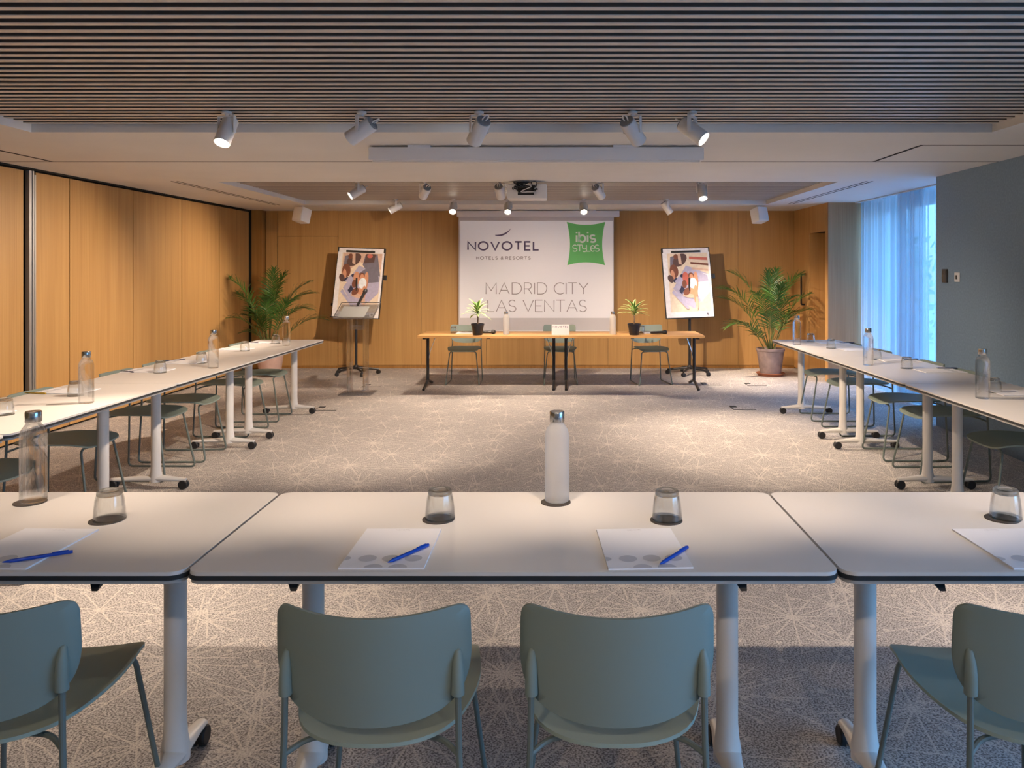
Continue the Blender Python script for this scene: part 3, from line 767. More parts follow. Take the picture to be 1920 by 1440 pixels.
def smooth_outline(pts, r, n=6):
    m = len(pts); out = []
    for i in range(m):
        a, b, c = Vector(pts[i - 1]), Vector(pts[i]), Vector(pts[(i + 1) % m]); rr = r[i]
        d1, d2 = a - b, c - b; q1 = min(rr, d1.length * .48); q2 = min(rr, d2.length * .48)
        p1, p2 = b + d1.normalized() * q1, b + d2.normalized() * q2
        for k in range(n + 1):
            t = k / n; out.append(tuple(p1 * (1 - t) ** 2 + b * 2 * t * (1 - t) + p2 * t * t))
    return out
def build_chair(label, group):
    t = thing('stacking_chair', label, 'chair', group=group)
    so = smooth_outline([(-.185, .235), (.185, .235), (.225, -.02), (.15, -.252), (-.15, -.252), (-.225, -.02)], [.05, .05, .14, .16, .16, .14], 7)
    def ss(x, y):
        z = .437 + .018 * (abs(x) / .21) ** 2.2
        if y > .12: z -= .30 * (y - .12) ** 2 * 4
        if y < -.10: z += .10 * (y + .10) ** 2 * 3
        return Vector((x, y, z))
    part('seat', shell(so, ss, .009, Vector((0, 0, 1))), 'seat_shell_lit', t, ang=50)
    bo = smooth_outline([(-.212, .730), (.212, .730), (.216, .56), (.13, .495), (-.13, .495), (-.216, .56)], [.036, .036, .08, .12, .12, .08], 7)
    def bs(x, z):
        u = x / .216; y = -.266 + .076 * u * u - .055 * (z - .50)
        return Vector((x, y, z + (.011 * u * u + .001) * max(0.0, (z - .505) / .22) ** 2))
    bk = part('backrest', shell(bo, bs, .009, Vector((0, 1, 0))), 'chair_shell', t, ang=70)
    for s in (-1, 1):
        sk = MB(); sk.tube([(s * .188, -.222, .545), (s * .188, -.224, .58), (s * .188, -.222, .61), (s * .187, -.214, .635), (s * .187, -.206, .642)], [.0145, .0135, .012, .008, .003], 14)
        part('socket', sk, 'chair_shell', bk)
        pth = fillet([(s * .188, -.223, .60), (s * .190, -.224, .44), (s * .206, -.240, .008), (s * .212, .262, .008), (s * .166, .190, .424), (s * .02, .190, .424)], .035, 6)
        part('sled_leg', MB().tube(pth, .0072, 10), 'chair_metal', t)
        part('seat_support', MB().tube(fillet([(s * .190, -.224, .415), (s * .150, -.190, .430), (s * .02, -.165, .430)], .03, 4), .0065, 8), 'chair_metal', t)
    return t
GC = 'sage green stacking chairs'
ch = build_chair('sage chair at the near row, second from the left, back toward the viewer', GC)
ch.location = (-.408, 1.965, 0)
dup(ch, (.128, 1.965, 0), 0, 'sage chair at the near row, third from the left, back toward the viewer')
dup(ch, (-1.30, 1.965, 0), R(5), 'sage chair cut by the lower left edge of the view, at the near row')
dup(ch, (1.085, 1.965, 0), 0, 'sage chair cut by the lower right edge of the view, at the near row')
ordn = ['farthest from the viewer', 'second farthest from the viewer', 'third farthest from the viewer', 'fourth farthest from the viewer', 'fifth, just behind the nearest left bottle', 'closest to the viewer, cut by the frame edge']
for k, (x, y, a) in enumerate(((-2.955, 7.88, 2), (-2.955, 7.20, -3), (-2.955, 6.28, 2), (-2.97, 5.74, -2), (-2.96, 4.80, 0), (-2.96, 4.05, 0))):
    dup(ch, (x, y, 0), -PI / 2 + R(a), 'sage chair tucked under the left row, ' + ordn[k])
ordn = ['farthest from the viewer', 'second farthest from the viewer', 'in the middle of the five', 'next to the blue wall, second nearest', 'closest to the viewer']
for k, (x, y, a) in enumerate(((2.70, 7.92, -2), (2.71, 7.24, 3), (2.735, 6.32, 0), (2.735, 5.72, 2), (2.75, 4.78, 0))):
    dup(ch, (x, y, 0), PI / 2 + R(a), 'sage chair tucked under the right row, ' + ordn[k])
for k, (x, a, lb) in enumerate(((sx(871, 10.34), 0, 'behind the left potted plant'), (sx(1050, 10.34), 2, 'behind the name sign'), (sx(1220, 10.34), 9, 'behind the right potted plant'))):
    dup(ch, (x, 10.36, 0), PI + R(a), 'sage chair at the wooden head table, ' + lb)

# ------------------------------------------------------------ wooden head tables
def head_table(label, x0, x1, y0, y1, H):
    t = thing('wooden_table', label, 'table', ((x0 + x1) / 2, (y0 + y1) / 2, 0), group='wooden head tables')
    L2, D2 = (x1 - x0) / 2, (y1 - y0) / 2
    part('tabletop', MB().prism(rrect(-L2 + .002, L2 - .002, -D2, D2, .006, 2), H - .028, H), 'oak_table', t)
    for s in (-1, 1):
        x = s * (L2 - .075)
        lb = MB().tube([(x, 0, H - .03), (x, 0, .08)], .019, 12).bbox(x - .02, x + .02, -D2 + .06, D2 - .06, H - .05, H - .028, .004)
        lb.tube(fillet([(x, -D2 + .02, .012), (x, -.06, .075), (x, .06, .075), (x, D2 - .02, .012)], .05, 4), .017, 10)
        lg = part('leg', lb, 'black_metal', t)
        for y in (-D2 + .03, D2 - .03): part('foot_pad', MB().lathe([(.014, 0), (.014, .012)], 12, cx=x, cy=y), 'black_plastic', lg)
        part('folding_brace', MB().tube([(x - s * .01, 0, .33), (x - s * .03, 0, .45), (x - s * .10, 0, H - .03)], .006, 8), 'chrome', t)
    part('locking_clip', MB().bbox(L2 * .0 - .02, .02, -D2 + .0, -D2 + .06, H - .038, H - .0285, .002), 'black_plastic', t)
HT = 0.668
head_table('wooden-topped head table half nearest the lectern, on black T legs', -1.715, .012, 9.66, 10.36, HT)
head_table('wooden-topped head table half nearest the right flip chart, on black T legs', .012, 1.765, 9.66, 10.36, HT)

# ------------------------------------------------------------ bottles, glasses, coasters, pads, pens
def build_bottle(label, g, mt='bottle_glass'):
    t = thing('water_bottle', label, 'bottle', group=g)
    part('glass_body', MB().lathe([(0, .002), (.034, 0), (.0385, .004), (.0385, .200), (.0375, .214), (.033, .228), (.026, .238), (.0215, .244), (.0205, .252), (0, .252)], 40), mt, t)
    part('cap', MB().lathe([(0, .2505), (.0225, .2505), (.0235, .252), (.0235, .281), (.022, .284), (0, .284)], 32), 'steel_cap', t)
    return t
TZ = .735
GB = 'glass water bottles'
bm_ = build_bottle('milky looking glass water bottle on the near middle table, centre of the view', GB, 'milky_glass')
bt = build_bottle('large clear water bottle on the near left table, at the left edge of the view', GB)
bm_.location = (-.006, 2.53, TZ + .003)
bt.location = (-1.662, 2.53, TZ + .003)
for x, y, lb in ((-2.60, 4.40, 'left row, nearest of its three'), (-2.575, 5.96, 'left row, middle of its three'), (-2.63, 7.72, 'left row, farthest of its three, before the palm'),
                 (2.415, 4.56, 'right row, nearest of its three, against the blue wall'), (2.37, 6.13, 'right row, middle of its three, before the curtain'), (2.32, 7.80, 'right row, farthest of its three, next to the palm')):
    dup(bt, (x, y, TZ), 0, 'clear capped water bottle on the ' + lb)
for x, lb in ((sx(949, 9.85), 'right of the left potted plant'), (sx(1149, 9.85), 'left of the right potted plant')):
    dup(bm_, (x, 9.85, HT), 0, 'pale water bottle on the wooden head table, ' + lb)
def build_tumbler(label, g):
    t = thing('drinking_glass', label, 'glass', group=g)
    fl = lambda a, r_, z: r_ * (1 + .045 * (abs(math.cos(a * 5)) - .5) * (1 if .006 < z < .07 else 0.2))
    w = MB(); w.lathe([(.0425, 0), (.0435, .003), (.041, .03), (.0375, .060), (.0345, .073)], 60, rf=fl)
    w.f = [f for f in w.f if len(f) == 4]; w.m = w.m[:len(w.f)]
    part('glass_wall', w, 'tumbler_glass', t)
    w2 = MB(); w2.lathe([(.0405, .001), (.0385, .03), (.0350, .060), (.0315, .070)], 60, rf=fl)
    w2.f = [f for f in w2.f if len(f) == 4]; w2.m = w2.m[:len(w2.f)]
    part('inner_wall', w2, 'tumbler_glass', t)
    part('thick_base', MB().lathe([(0, .071), (.0315, .070), (.0345, .0735), (.0340, .082), (.031, .086), (.027, .0855), (.024, .081), (0, .080)], 40, rf=lambda a, r_, z: r_ * (1 + .012 * math.cos(a * 10))), 'thick_glass', t)
    part('rim', MB().lathe([(.0405, .0), (.0437, .0), (.0437, .0035), (.0405, .0035), (.0405, .0)], 40), 'thick_glass', t)
    return t
GG = 'upturned drinking glasses'
tg = build_tumbler('upturned fluted glass on the near middle table, above the left notepad', GG); tg.location = (-.350, 2.355, TZ + .003)
gl = [(.317, 2.345, 'near middle table, above the right notepad'), (-1.317, 2.345, 'near left table, right of the big bottle'), (1.318, 2.36, 'near right table, at the right edge of the view')]
for x, y, lb in gl: dup(tg, (x, y, TZ + .003), 0, 'upturned fluted glass on the ' + lb)
LG = [(-2.80, 4.04, 'nearest, cut by the frame edge'), (-2.81, 4.65, 'second nearest, half behind a bottle'), (-2.836, 5.69, 'third nearest'), (-2.80, 6.27, 'fourth nearest, left of a bottle'), (-2.83, 7.21, 'second farthest'), (-2.81, 7.94, 'farthest, before the palm')]
for x, y, lb in LG: dup(tg, (x, y, TZ), 0, 'upturned glass on the left row, ' + lb)
RG = [(2.60, 4.78, 'nearest, hidden behind the nearest bottle'), (2.578, 5.93, 'second nearest, before the curtain edge'), (2.59, 6.53, 'middle one, right of a bottle'), (2.535, 7.45, 'second farthest'), (2.55, 8.10, 'farthest, right of the far bottle')]
for x, y, lb in RG: dup(tg, (x, y, TZ), 0, 'upturned glass on the right row, ' + lb)
dup(tg, (sx(851, 10.05), 10.05, HT), 0, 'upturned glass on the wooden head table, left of the left potted plant')
dup(tg, (sx(1203, 10.15), 10.15, HT), 0, 'upturned glass on the wooden head table, beside the right potted plant')
co = part('coaster', MB().lathe([(0, 0), (.047, 0), (.047, .0028), (0, .0028)], 36), 'coaster')
cz = [(-.354, 2.350, 'glass left of the near centre bottle'), (.314, 2.340, 'glass right of the near centre bottle'), (-1.324, 2.340, 'glass on the near left table'), (1.304, 2.355, 'glass on the near right table'), (-.010, 2.522, 'centre bottle'), (-1.667, 2.522, 'large bottle at the left edge')]
for k, (x, y, lb) in enumerate(cz):
    o = co if k == 0 else co.copy()
    if k: C.objects.link(o)
    o.location = (x, y, TZ); tag(o, 'round dark coaster under the ' + lb, 'coaster', 'dark round coasters')

def build_pad(label, g, words=True):
    t = thing('notepad', label, 'notepad', group=g)
    part('sheets', MB().box(-.105, .105, -.1485, .1485, 0, .004), 'paper', t)
    pr = MB(); 
    def disc(cx, cy, r_, a0=0, a1=360):
        pts = [(cx, cy, .0045)] + [(cx + r_ * math.cos(R(a0 + (a1 - a0) * k / 24)), cy + r_ * math.sin(R(a0 + (a1 - a0) * k / 24)), .0045) for k in range(25)]
        pr.add(pts, [(0, k, k + 1) for k in range(1, 25)])
    disc(-.048, -.085, .023); disc(.012, -.085, .023); disc(.068, -.085, .022); disc(-.020, -.1480, .023, 0, 180); disc(.040, -.1480, .023, 0, 180); disc(-.104, -.085, .014, -90, 90)
    part('printed_dots', pr, 'paper_grey', t)
    if words:
        tm = text_mesh('NOVOTEL', -.020, .020, 0, .0055, .0011)
        tm.v = [(x, .132 + z, .0046) for x, y, z in tm.v]
        part('lettering', tm, 'ink_grey', t)
    return t
GP = 'white notepads'
pdm = build_pad('white notepad with grey dots on the near middle table, left one', GP)
pdm.location = (-.436, 2.108, TZ)
dup(pdm, (.218, 2.108, TZ), R(3), 'white notepad with grey dots on the near middle table, right one')
dup(pdm, (-1.405, 2.108, TZ), R(-1.5), 'white notepad on the near left table, cut by the view edge')
dup(pdm, (1.215, 2.108, TZ), R(1), 'white notepad on the near right table, cut by the view edge')
def build_pen(m, label, g):
    t = thing('pen', label, 'pen', group=g); Ry = Matrix.Rotation(PI / 2, 4, 'Y')
    part('barrel', MB().lathe([(.001, -.075), (.0035, -.062), (.0045, -.058), (.0045, .070), (.004, .075)], 14, M=Matrix.Translation((0, 0, .0046)) @ Ry), m, t)
    part('clip', MB().bbox(.030, .066, -.0012, .0012, .009, .011, .0006), m, t)
    return t
pn = build_pen('pen_blue', 'blue pen on the left notepad of the near middle table', 'pens')
pn.location = (-.384, 2.045, TZ + .0046); pn.rotation_euler = (0, 0, R(58))
dup(pn, (.292, 2.03, TZ + .0046), R(54), 'blue pen on the right notepad of the near middle table')
dup(pn, (-1.315, 2.02, TZ + .0046), R(30), 'blue pen on the near left notepad, cut by the view edge')
pd_ = build_pen('pen_dark', 'dark pen beside a notepad in the left row, third from the viewer', 'pens')
pd_.location = (-3.09, 5.72, TZ); pd_.rotation_euler = (0, 0, R(-28))
py_ = build_pen('pen_yellow', 'yellow pen beside a notepad in the left row, nearest the partition gap', 'pens')
py_.location = (-3.09, 4.72, TZ); py_.rotation_euler = (0, 0, R(-12))
for x, y, a, lb in ((-3.08, 6.42, 25, 'left row, fourth from the viewer'), (-3.06, 7.98, -20, 'left row, far end before the palm'), (2.86, 7.95, 0, 'right row, far end'), (2.87, 5.92, -8, 'right row, nearest the curtain edge'), (2.85, 6.48, 20, 'right row, middle')):
    dup(pd_, (x, y, TZ), R(a), 'dark pen beside a notepad in the ' + lb)
LN = ['nearest', 'second nearest', 'third nearest', 'fourth nearest', 'second farthest', 'farthest']
for k, (x, y) in enumerate(((-2.99, 4.06), (-2.99, 4.82), (-3.0, 5.80), (-2.985, 6.33), (-3.0, 7.34), (-2.98, 8.02))):
    dup(pdm, (x + .02, y, TZ), -PI / 2 + R((k * 37) % 9 - 4), 'white notepad on the left row, %s of its six' % LN[k])
LN = ['nearest', 'second nearest', 'middle', 'second farthest', 'farthest']
for k, (x, y) in enumerate(((2.74, 4.74), (2.75, 5.78), (2.74, 6.42), (2.73, 7.30), (2.73, 7.98))):
    dup(pdm, (x, y, TZ), PI / 2 + R((k * 23) % 9 - 4), 'white notepad on the right row, %s of its five' % LN[k])
dup(pdm, (sx(872, 10.1), 10.12, HT), PI, 'white notepad on the wooden head table beside the left potted plant')
dup(pdm, (sx(1222, 10.1), 10.14, HT), PI, 'white notepad on the wooden head table beside the right potted plant')

# name sign on the head table
ns = thing('tent_card', 'small white folded card lettered with a hotel name on the head table', 'sign', (sx(1051, 9.8), 9.8, HT))
part('card', MB().add([(-.108, -.035, 0), (.108, -.035, 0), (.108, 0, .125), (-.108, 0, .125), (.108, .035, 0), (-.108, .035, 0)], [(0, 1, 2, 3), (3, 2, 4, 5), (0, 3, 5), (1, 4, 2)]), 'card', ns)
tm = text_mesh('NOVOTEL', -.095, .095, .088, .022, .0045); k = .035 / .125
tm.v = [(x, -.035 + z * k - .0015, z) for x, y, z in tm.v]
part('lettering', tm, 'ink_violet', ns)
# microphones
def mic(loc, rot, label):
    t = thing('microphone', label, 'microphone', loc); t.rotation_euler = rot
    Ry = Matrix.Rotation(PI / 2, 4, 'Y')
    part('handle', MB().lathe([(.012, -.17), (.015, -.165), (.0175, -.02), (.019, .0)], 16, M=Ry), 'black_plastic', t)
    part('head', MB().lathe([(.019, .0), (.026, .012), (.027, .03), (.022, .048), (.010, .058), (0, .060)], 20, M=Ry), 'black_metal', t)
    return t
mic((sx(921, 9.9), 9.9, HT + .0275), (0, 0, R(12)), 'black handheld microphone lying right of the left potted plant')
mic((sx(1243, 9.85), 9.85, HT + .0275), (0, 0, R(22)), 'black handheld microphone lying right of the right potted plant')

# ------------------------------------------------------------ small dracaenas on the head table
def dracaena(loc, label, seed, spread, up):
    t = thing('potted_dracaena', label, 'plant', loc); rnd = random.Random(seed)
    part('pot', MB().lathe([(0, 0), (.054, 0), (.058, .004), (.076, .115), (.082, .118), (.082, .140), (.074, .140), (.070, .120), (0, .118)], 32), 'pot_black', t)
    part('soil', MB().lathe([(0, .1185), (.0705, .1215), (.068, .124), (0, .126)], 24), 'soil', t)
    part('cane', MB().tube([(0, 0, .118), (.006, .002, .2), (-.003, .0, .29), (0, 0, .33)], [.010, .009, .009, .007], 10), 'cane', t)
    lf = MB(); lf.uv = []
    for k in range(26):
        f = k / 26; az = k * 2.4 + rnd.uniform(-.3, .3); el = R(up[0] + (up[1] - up[0]) * f + rnd.uniform(-8, 8)); Ln = rnd.uniform(.75, 1.05) * spread * (1.0 - .25 * f)
        wd = rnd.uniform(.013, .019); base = Vector((0, 0, .24 + .085 * f)); h = Vector((math.cos(az), math.sin(az), 0)); sd = Vector((-math.sin(az), math.cos(az), 0))
        p = base.copy(); n = 8; e_ = el; o = len(lf.v)
        for i in range(n + 1):
            u = i / n; w = wd * (math.sin(PI * min(1, .12 + u * .88)) ** .7) * (1 if u < 1 else 0) + .0004
            d = h * math.cos(e_) + Vector((0, 0, 1)) * math.sin(e_); up_ = d.cross(sd)
            lf.v += [tuple(p - sd * w + up_ * -.003), tuple(p), tuple(p + sd * w + up_ * -.003)]; lf.uv += [(0, u), (.5, u), (1, u)]
            p = p + d * Ln / n; e_ -= R(rnd.uniform(5, 10))
        for i in range(n):
            for j in (0, 1): lf.f.append((o + 3 * i + j, o + 3 * i + j + 1, o + 3 * i + j + 4, o + 3 * i + j + 3)); lf.m.append(0)
    part('foliage', lf, 'dracaena_leaf', t, ang=180)
dracaena((sx(895.5, 9.78), 9.78, HT), 'variegated rosette plant in a black pot on the head table, before the screen', 4, .22, (15, 80))
dracaena((sx(1189, 9.78), 9.78, HT), 'bushy variegated plant in a black pot on the head table, right of the screen', 9, .25, (25, 85))

# ------------------------------------------------------------ large palms
def palm(loc, label, seed, pot_m, fronds, pot_s=1.0, saucer=True, lim=(-9, 9)):
    t = thing('potted_palm', label, 'plant', loc); rnd = random.Random(seed); s = pot_s
    part('pot', MB().lathe([(0, .03), (.135 * s, .03), (.142 * s, .036), (.186 * s, .34), (.195 * s, .345), (.197 * s, .378), (.180 * s, .38), (.174 * s, .34), (0, .335)], 36), pot_m, t)
    if saucer: part('saucer', MB().lathe([(0, 0), (.165 * s, 0), (.192 * s, .036), (.198 * s, .038), (.190 * s, .044), (.165 * s, .029), (0, .029)], 36), 'terracotta', t)
    part('soil', MB().lathe([(0, .338), (.172 * s, .345), (.16, .35), (0, .36)], 24), 'soil', t)
    for (az, ln, el, bend, st) in fronds:
        az = R(az); h = Vector((math.cos(az), math.sin(az), 0)); sd = Vector((-math.sin(az), math.cos(az), 0)); Zv = Vector((0, 0, 1))
        p = Vector((rnd.uniform(-.06, .06), rnd.uniform(-.06, .06), .34)); e_ = R(el); n = 22; pts = [p.copy()]; dirs = []
        tot = st + ln
        for i in range(n):
            u = (i + 1) / n; d = h * math.cos(e_) + Zv * math.sin(e_); dirs.append(d); p = p + d * tot / n; pts.append(p.copy())
            fr = max(0, (u - st / tot * .6)); e_ -= R(bend) * fr * 2.0 / n
        dirs.append(dirs[-1])
        fb = MB(); fb.mats = ['stem', 'palm_leaf']
        fb.tube(pts, [.0075 * (1 - .8 * i / n) for i in range(n + 1)], 6, m=0)
        NL = 19; u0 = st / tot
        for k in range(NL + 1):
            u = u0 + (1 - u0) * k / NL; q = u * n; i = min(n - 1, int(q)); c = pts[i].lerp(pts[i + 1], q - i); d = dirs[i]
            upv = sd.cross(d).normalized() * -1
            if upv.z < 0: upv = -upv
            v = k / NL; LL = (.13 + .22 * math.sin(PI * min(1, .18 + v * .75))) * (1 - .35 * v) * rnd.uniform(.85, 1.1) * min(1.1, ln / .6)
            for sg in (-1, 1):
                sp_ = 62 - 42 * v + rnd.uniform(-5, 5)
                ld = (d * math.cos(R(sp_)) + sd * sg * math.sin(R(sp_)) + upv * rnd.uniform(.05, .35)).normalized()
                a = c.copy(); m = 5; w0 = rnd.uniform(.0075, .0105); o = len(fb.v)
                wv = ld.cross(upv).normalized()
                for j in range(m + 1):
                    x_ = j / m; w = w0 * (1 - x_) ** .6 * (0.5 + 2 * x_ if x_ < .25 else 1) + .0003
                    fb.v += [tuple(a - wv * w), tuple(a + upv * (-.0025)), tuple(a + wv * w)]
                    a = a + ld * LL / m; ld = (ld - Zv * (.10 + .12 * x_)).normalized()
                for j in range(m):
                    for q_ in (0, 1): fb.f.append((o + 3 * j + q_, o + 3 * j + q_ + 1, o + 3 * j + q_ + 4, o + 3 * j + q_ + 3)); fb.m.append(1)
        fb.v = [(min(max(x, lim[0] - loc[0]), lim[1] - loc[0]), min(y, 11.86 - loc[1]), z) for x, y, z in fb.v]
        part('frond', fb, None, t, ang=180)
    return t
rnd = random.Random(21)
frL = [(182, .56, 76, 120, .62), (165, .52, 70, 120, .50), (200, .46, 62, 110, .26), (190, .40, 54, 100, .12), (95, .45, 84, 60, .70), (60, .46, 84, 95, .66), (20, .52, 76, 120, .58),
       (-5, .62, 68, 120, .46), (-16, .62, 60, 115, .34), (10, .60, 52, 100, .24), (-70, .45, 74, 120, .44), (-120, .42, 70, 125, .34), (-40, .5, 62, 110, .5), (230, .4, 66, 110, .3), (110, .4, 78, 90, .5)]
palm((-3.98, 11.02, 0), 'tall feathery palm in a pinkish pot before the partition corner', 31, 'pot_rose', frL, 1.0, False, (-4.5, 9))
frR = [(182, .62, 62, 95, .40), (192, .66, 66, 120, .52), (200, .60, 46, 110, .26), (172, .55, 76, 125, .70), (100, .45, 86, 50, .66), (60, .48, 82, 90, .70), (15, .56, 76, 120, .68),
       (-5, .52, 70, 115, .48), (-25, .50, 60, 110, .36), (-65, .50, 72, 125, .46), (-100, .46, 64, 125, .36), (-130, .5, 72, 120, .50), (-80, .42, 80, 110, .60), (35, .45, 62, 100, .3), (-155, .5, 56, 115, .22)]
palm((2.93, 11.08, 0), 'tall feathery palm in a grey weathered pot on a terracotta saucer', 47, 'pot_grey', frR, 1.0, True, (-9, 3.46))

# ------------------------------------------------------------ flip charts with posters
def poster_mesh(bright):
    mb = MB(); mb.mats = []
    def c(n, r_, g, b): 
        k = 'poster_' + n
        if k not in MATS: mat(k, srgb(r_, g, b), 0.6, noise=.08, nscale=25)
        return mb.mi(k)
    wh = c('white', 232, 230, 232); cr = c('cream', 226, 210, 188); gy = c('slate', 116, 112, 126); lv = c('lavender', 176, 172, 198); dk = c('umber', 92, 70, 66)
    sk = c('skin', 206, 150, 118); bn = c('brown', 122, 76, 58); tee = c('shirt', 228, 236, 244); rd = c('coral', 196, 106, 92); ink = c('ink', 52, 54, 78); sand = c('sand', 208, 176, 156)
    z = [0.0]
    def P(pts, m):
        z[0] += .0004; mb.add([(u, z[0], v) for u, v in pts], [tuple(range(len(pts)))], m)
    def E(cx, cy, rx, ry, m, rot=0):
        P([(cx + rx * math.cos(a) * math.cos(rot) - ry * math.sin(a) * math.sin(rot), cy + rx * math.cos(a) * math.sin(rot) + ry * math.sin(a) * math.cos(rot)) for a in [2 * PI * k / 18 for k in range(18)]], m)
    P([(0, 0), (1, 0), (1, 1), (0, 1)], wh)
    P([(.10, .08), (.96, .08), (.96, .93), (.10, .93)], cr)
    P([(.12, .60), (.50, .80), (.96, .70), (.96, .93), (.12, .93)], sand if not bright else cr)
    P([(.18, .42), (.48, .75), (.95, .62), (.95, .40), (.60, .12), (.40, .20)], lv)
    P([(.52, .66), (.95, .62), (.95, .36), (.76, .22), (.64, .40)], wh if bright else lv)
    P([(.40, .58), (.62, .70), (.92, .60), (.94, .52), (.70, .50)], gy if not bright else lv)
    P([(.14, .70), (.30, .76), (.28, .90), (.16, .88)], gy); E(.36, .83, .16, .085, dk, .35); E(.28, .88, .05, .04, bn); P([(.32, .92), (.38, .92), (.40, .76), (.33, .78)], sand)
    if not bright: P([(.60, .90), (.86, .92), (.92, .72), (.96, .60), (.72, .62), (.56, .76)], gy); P([(.62, .92), (.82, .92), (.80, .80), (.58, .78)], dk); E(.70, .89, .06, .03, rd)
    else: P([(.56, .88), (.94, .86), (.94, .82), (.56, .84)], rd); P([(.58, .80), (.96, .77), (.96, .74), (.58, .77)], bn); P([(.60, .72), (.95, .69), (.95, .66), (.60, .69)], sand)
    E(.22, .67, .09, .10, bn, .5); E(.19, .62, .04, .07, sk, .2); E(.14, .56, .07, .05, dk, -.6); E(.24, .54, .05, .03, ink, .5)
    P([(.22, .52), (.34, .62), (.44, .56), (.34, .44)], lv); E(.38, .60, .04, .025, ink)
    E(.46, .56, .07, .10, rd if bright else sk, .2); E(.42, .48, .05, .06, bn)
    E(.66, .50, .055, .16, sk, -.08); E(.57, .60, .062, .045, bn); E(.575, .585, .040, .042, sk); E(.60, .49, .085, .080, tee)
    E(.52, .36, .13, .055, sk, .15); E(.50, .31, .13, .03, sand, -.1); E(.64, .33, .045, .13, sk, -.05); E(.66, .20, .035, .09, sand); E(.46, .37, .08, .05, bn, .4)
    P([(.28, .40), (.36, .46), (.42, .40), (.34, .34)], ink); P([(.25, .40), (.31, .46), (.34, .43), (.28, .37)], lv)
    P([(.14, .36), (.44, .12), (.50, .13), (.18, .40)], lv)
    E(.86, .045, .025, .012, gy)
    return mb
def flip_chart(loc, rz, label, bright, roll=0):
    t = thing('flip_chart', label, 'flip chart', loc, rz)
    # five-arm caster base
    part('base', MB().lathe([(.04, .075), (.045, .10), (.03, .13)], 16), 'black_metal', t)
    for k in range(5):
        a = R(72 * k + 20); cx, cy = math.cos(a), math.sin(a)
        ar = part('base_arm', MB().tube([(cx * .02, cy * .02, .095), (cx * .16, cy * .16, .082), (cx * .31, cy * .31, .066)], [.019, .016, .012], 8), 'black_metal', t)
        Mx = Matrix.Translation((cx * .305, cy * .305, .029)) @ Matrix.Rotation(a + 1.0, 4, 'Z') @ Matrix.Rotation(PI / 2, 4, 'Y')
        part('caster', MB().lathe([(0, -.022), (.027, -.020), (.029, -.014), (.029, .014), (.027, .020), (0, .022)], 16, M=Mx).tube([(cx * .305, cy * .305, .03), (cx * .305, cy * .305, .068)], .007, 6), 'black_plastic', ar)
    part('post', MB().tube([(0, 0, .12), (0, 0, .80)], .019, 14), 'black_metal', t)
    part('upper_post', MB().tube([(0, 0, .78), (0, .02, 1.35)], .013, 12).lathe([(.028, .80), (.028, .84)], 14), 'black_metal', t)
    part('clamp_knob', MB().lathe([(.016, 0), (.018, .03), (.012, .04)], 12, M=Matrix.Translation((.015, 0, .81)) @ Matrix.Rotation(PI / 2, 4, 'Y')), 'black_plastic', t)
    M = Matrix.Translation((0, -.045, .79)) @ Matrix.Rotation(R(roll), 4, 'Y') @ Matrix.Rotation(R(-9), 4, 'X')
    W2, H2 = .355, 1.0
    fr = MB().bbox(-W2, W2, 0, .024, 0, H2, .006, M=M); bd = part('board', fr, 'black_metal', t)
    pm = poster_mesh(bright); pm.v = [tuple(M @ Vector((-W2 + .012 + u * (2 * W2 - .024), -.0015 - d, .012 + v * (H2 - .024)))) for u, d, v in pm.v]
    pm.f = [tuple(reversed(f)) if False else f for f in pm.f]
    part('poster', pm, None, bd)
    part('paper_clamp', MB().bbox(-.22, .21, -.028, -.006, H2 - .075, H2 - .045, .010, M=M), 'thermo_dark', bd)
    part('marker_tray', MB().bbox(-W2, W2 * .45, -.035, .0, -.006, .010, .004, M=M), 'black_metal', bd)
    part('side_hook', MB().bbox(W2, W2 + .05, .0, .02, H2 * .55, H2 * .62, .004, M=M), 'black_plastic', bd)
    for s in (-1, 1): part('corner_clip', MB().bbox(s * (W2 - .014) - .008, s * (W2 - .014) + .008, -.012, .004, H2 - .07, H2 - .002, .003, M=M), 'black_plastic', bd)
    return t
flip_chart((-2.84, 11.2, 0), R(-9), 'flip chart with a hotel bed poster behind the acrylic lectern', False, 2.2)
flip_chart((1.83, 11.2, 0), R(9), 'flip chart with a brighter bed poster between the head table and the palm', True, -1.6)

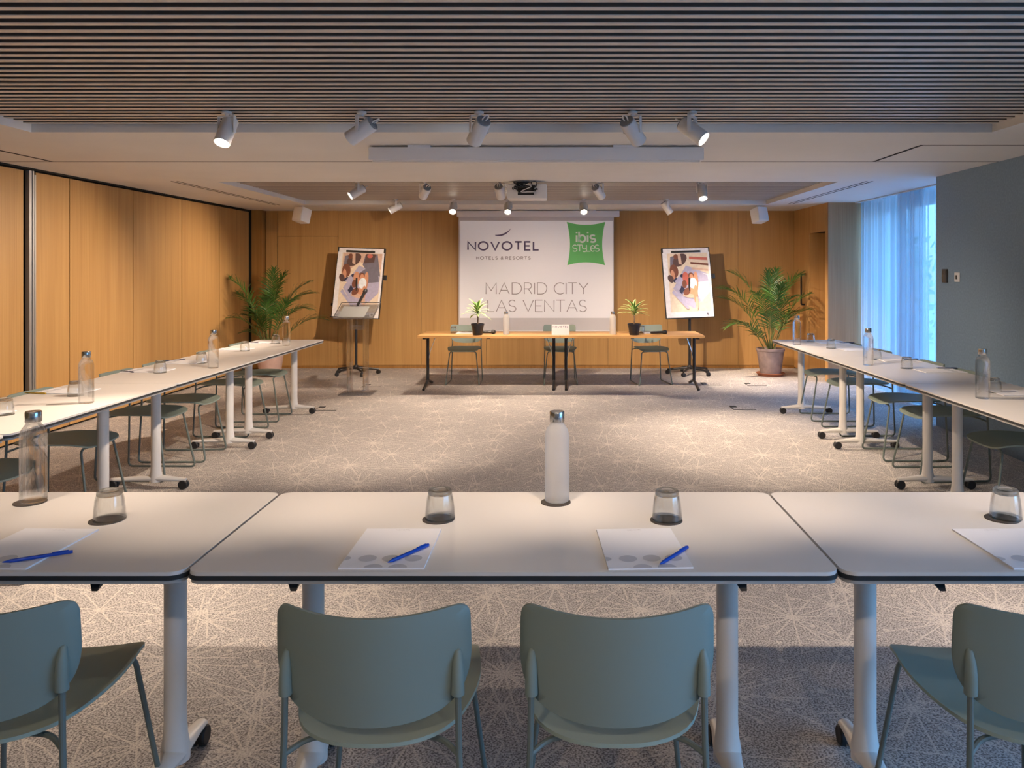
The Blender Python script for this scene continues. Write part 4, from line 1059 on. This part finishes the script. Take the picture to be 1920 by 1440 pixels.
# ------------------------------------------------------------ acrylic lectern with microphone
lc = thing('acrylic_lectern', 'clear acrylic lectern standing before the left flip chart', 'lectern', (-2.38, 9.45, 0))
part('base_plate', MB().bbox(-.19, .19, -.15, .20, 0, .015, .004), 'acrylic', lc)
for x in (-.095, .095):
    part('column', MB().bbox(x - .030, x + .030, -.012, .05, .015, .93, .006), 'acrylic', lc)
part('cross_panel', MB().bbox(-.085, .085, 0, .012, .76, .92, .003), 'acrylic', lc)
M = Matrix.Translation((-.01, .03, .965)) @ Matrix.Rotation(R(22), 4, 'X')
tr = part('reading_shelf', MB().bbox(-.23, .23, -.20, .20, 0, .010, .003, M=M), 'acrylic', lc)
rm = MB()
for a, b in (((-.23, -.20, .02), (.23, -.20, .02)), ((-.23, .20, .03), (.23, .20, .03)), ((-.23, -.20, .02), (-.23, .20, .03)), ((.23, -.20, .02), (.23, .20, .03))): rm.tube([M @ Vector(a), M @ Vector(b)], .005, 8)
part('shelf_rim', rm, 'chrome', tr)
part('paper_sheet', MB().box(-.19, .12, -.16, .13, .0115, .0125), 'sheet_grey', tr).matrix_local = M
m_ = mic((-2.38 + .05, 9.45 + .12, 1.185), (0, 0, 0), 'black microphone standing tilted on the acrylic lectern')
m_.rotation_euler = (R(0), R(-62), R(10))

# ------------------------------------------------------------ wall controls, floor boxes
th = thing('thermostat', 'dark rectangular thermostat on the blue wall', 'thermostat', (XR, 7.34, 1.41))
part('housing', MB().bbox(-.018, 0, -.045, .045, -.062, .062, .004), 'thermo_dark', th)
part('display', MB().box(-.0195, -.018, -.028, .028, .012, .045), 'black_plastic', th)
sw_ = thing('light_switch', 'white wall switch beside the dark thermostat on the blue wall', 'switch', (XR, 7.12, 1.40))
part('plate', MB().bbox(-.012, 0, -.042, .042, -.042, .042, .004), 'plastic_white', sw_)
part('rocker', MB().bbox(-.016, -.011, -.014, .014, -.018, .018, .002), 'thermo_dark', sw_)
fbm = None
for k, (px, py, lb) in enumerate(((1333, 720, 'by the foot of the wooden table'), (1416, 721, 'between the wooden table and the palm'), (1392, 765, 'nearest the right row of tables'), (615, 766, 'beside the rear leg of the left row'), (700, 723, 'behind the acrylic lectern base'))):
    Y = F * HC / (py - HY); X = (px - CX) * Y / F
    t = thing('floor_box', 'flush floor socket lid ' + lb, 'floor socket', (X, Y, 0), group='floor socket lids')
    part('lid', MB().box(-.11, .11, -.11, .11, 0, .003), 'carpet', t)
    part('frame', MB().box(-.118, .118, -.118, -.110, 0, .004).box(-.118, -.110, -.118, .118, 0, .004), 'rubber', t)
    part('cable_flap', MB().box(-.11, -.05, .03, .10, .003, .006), 'rubber', t)
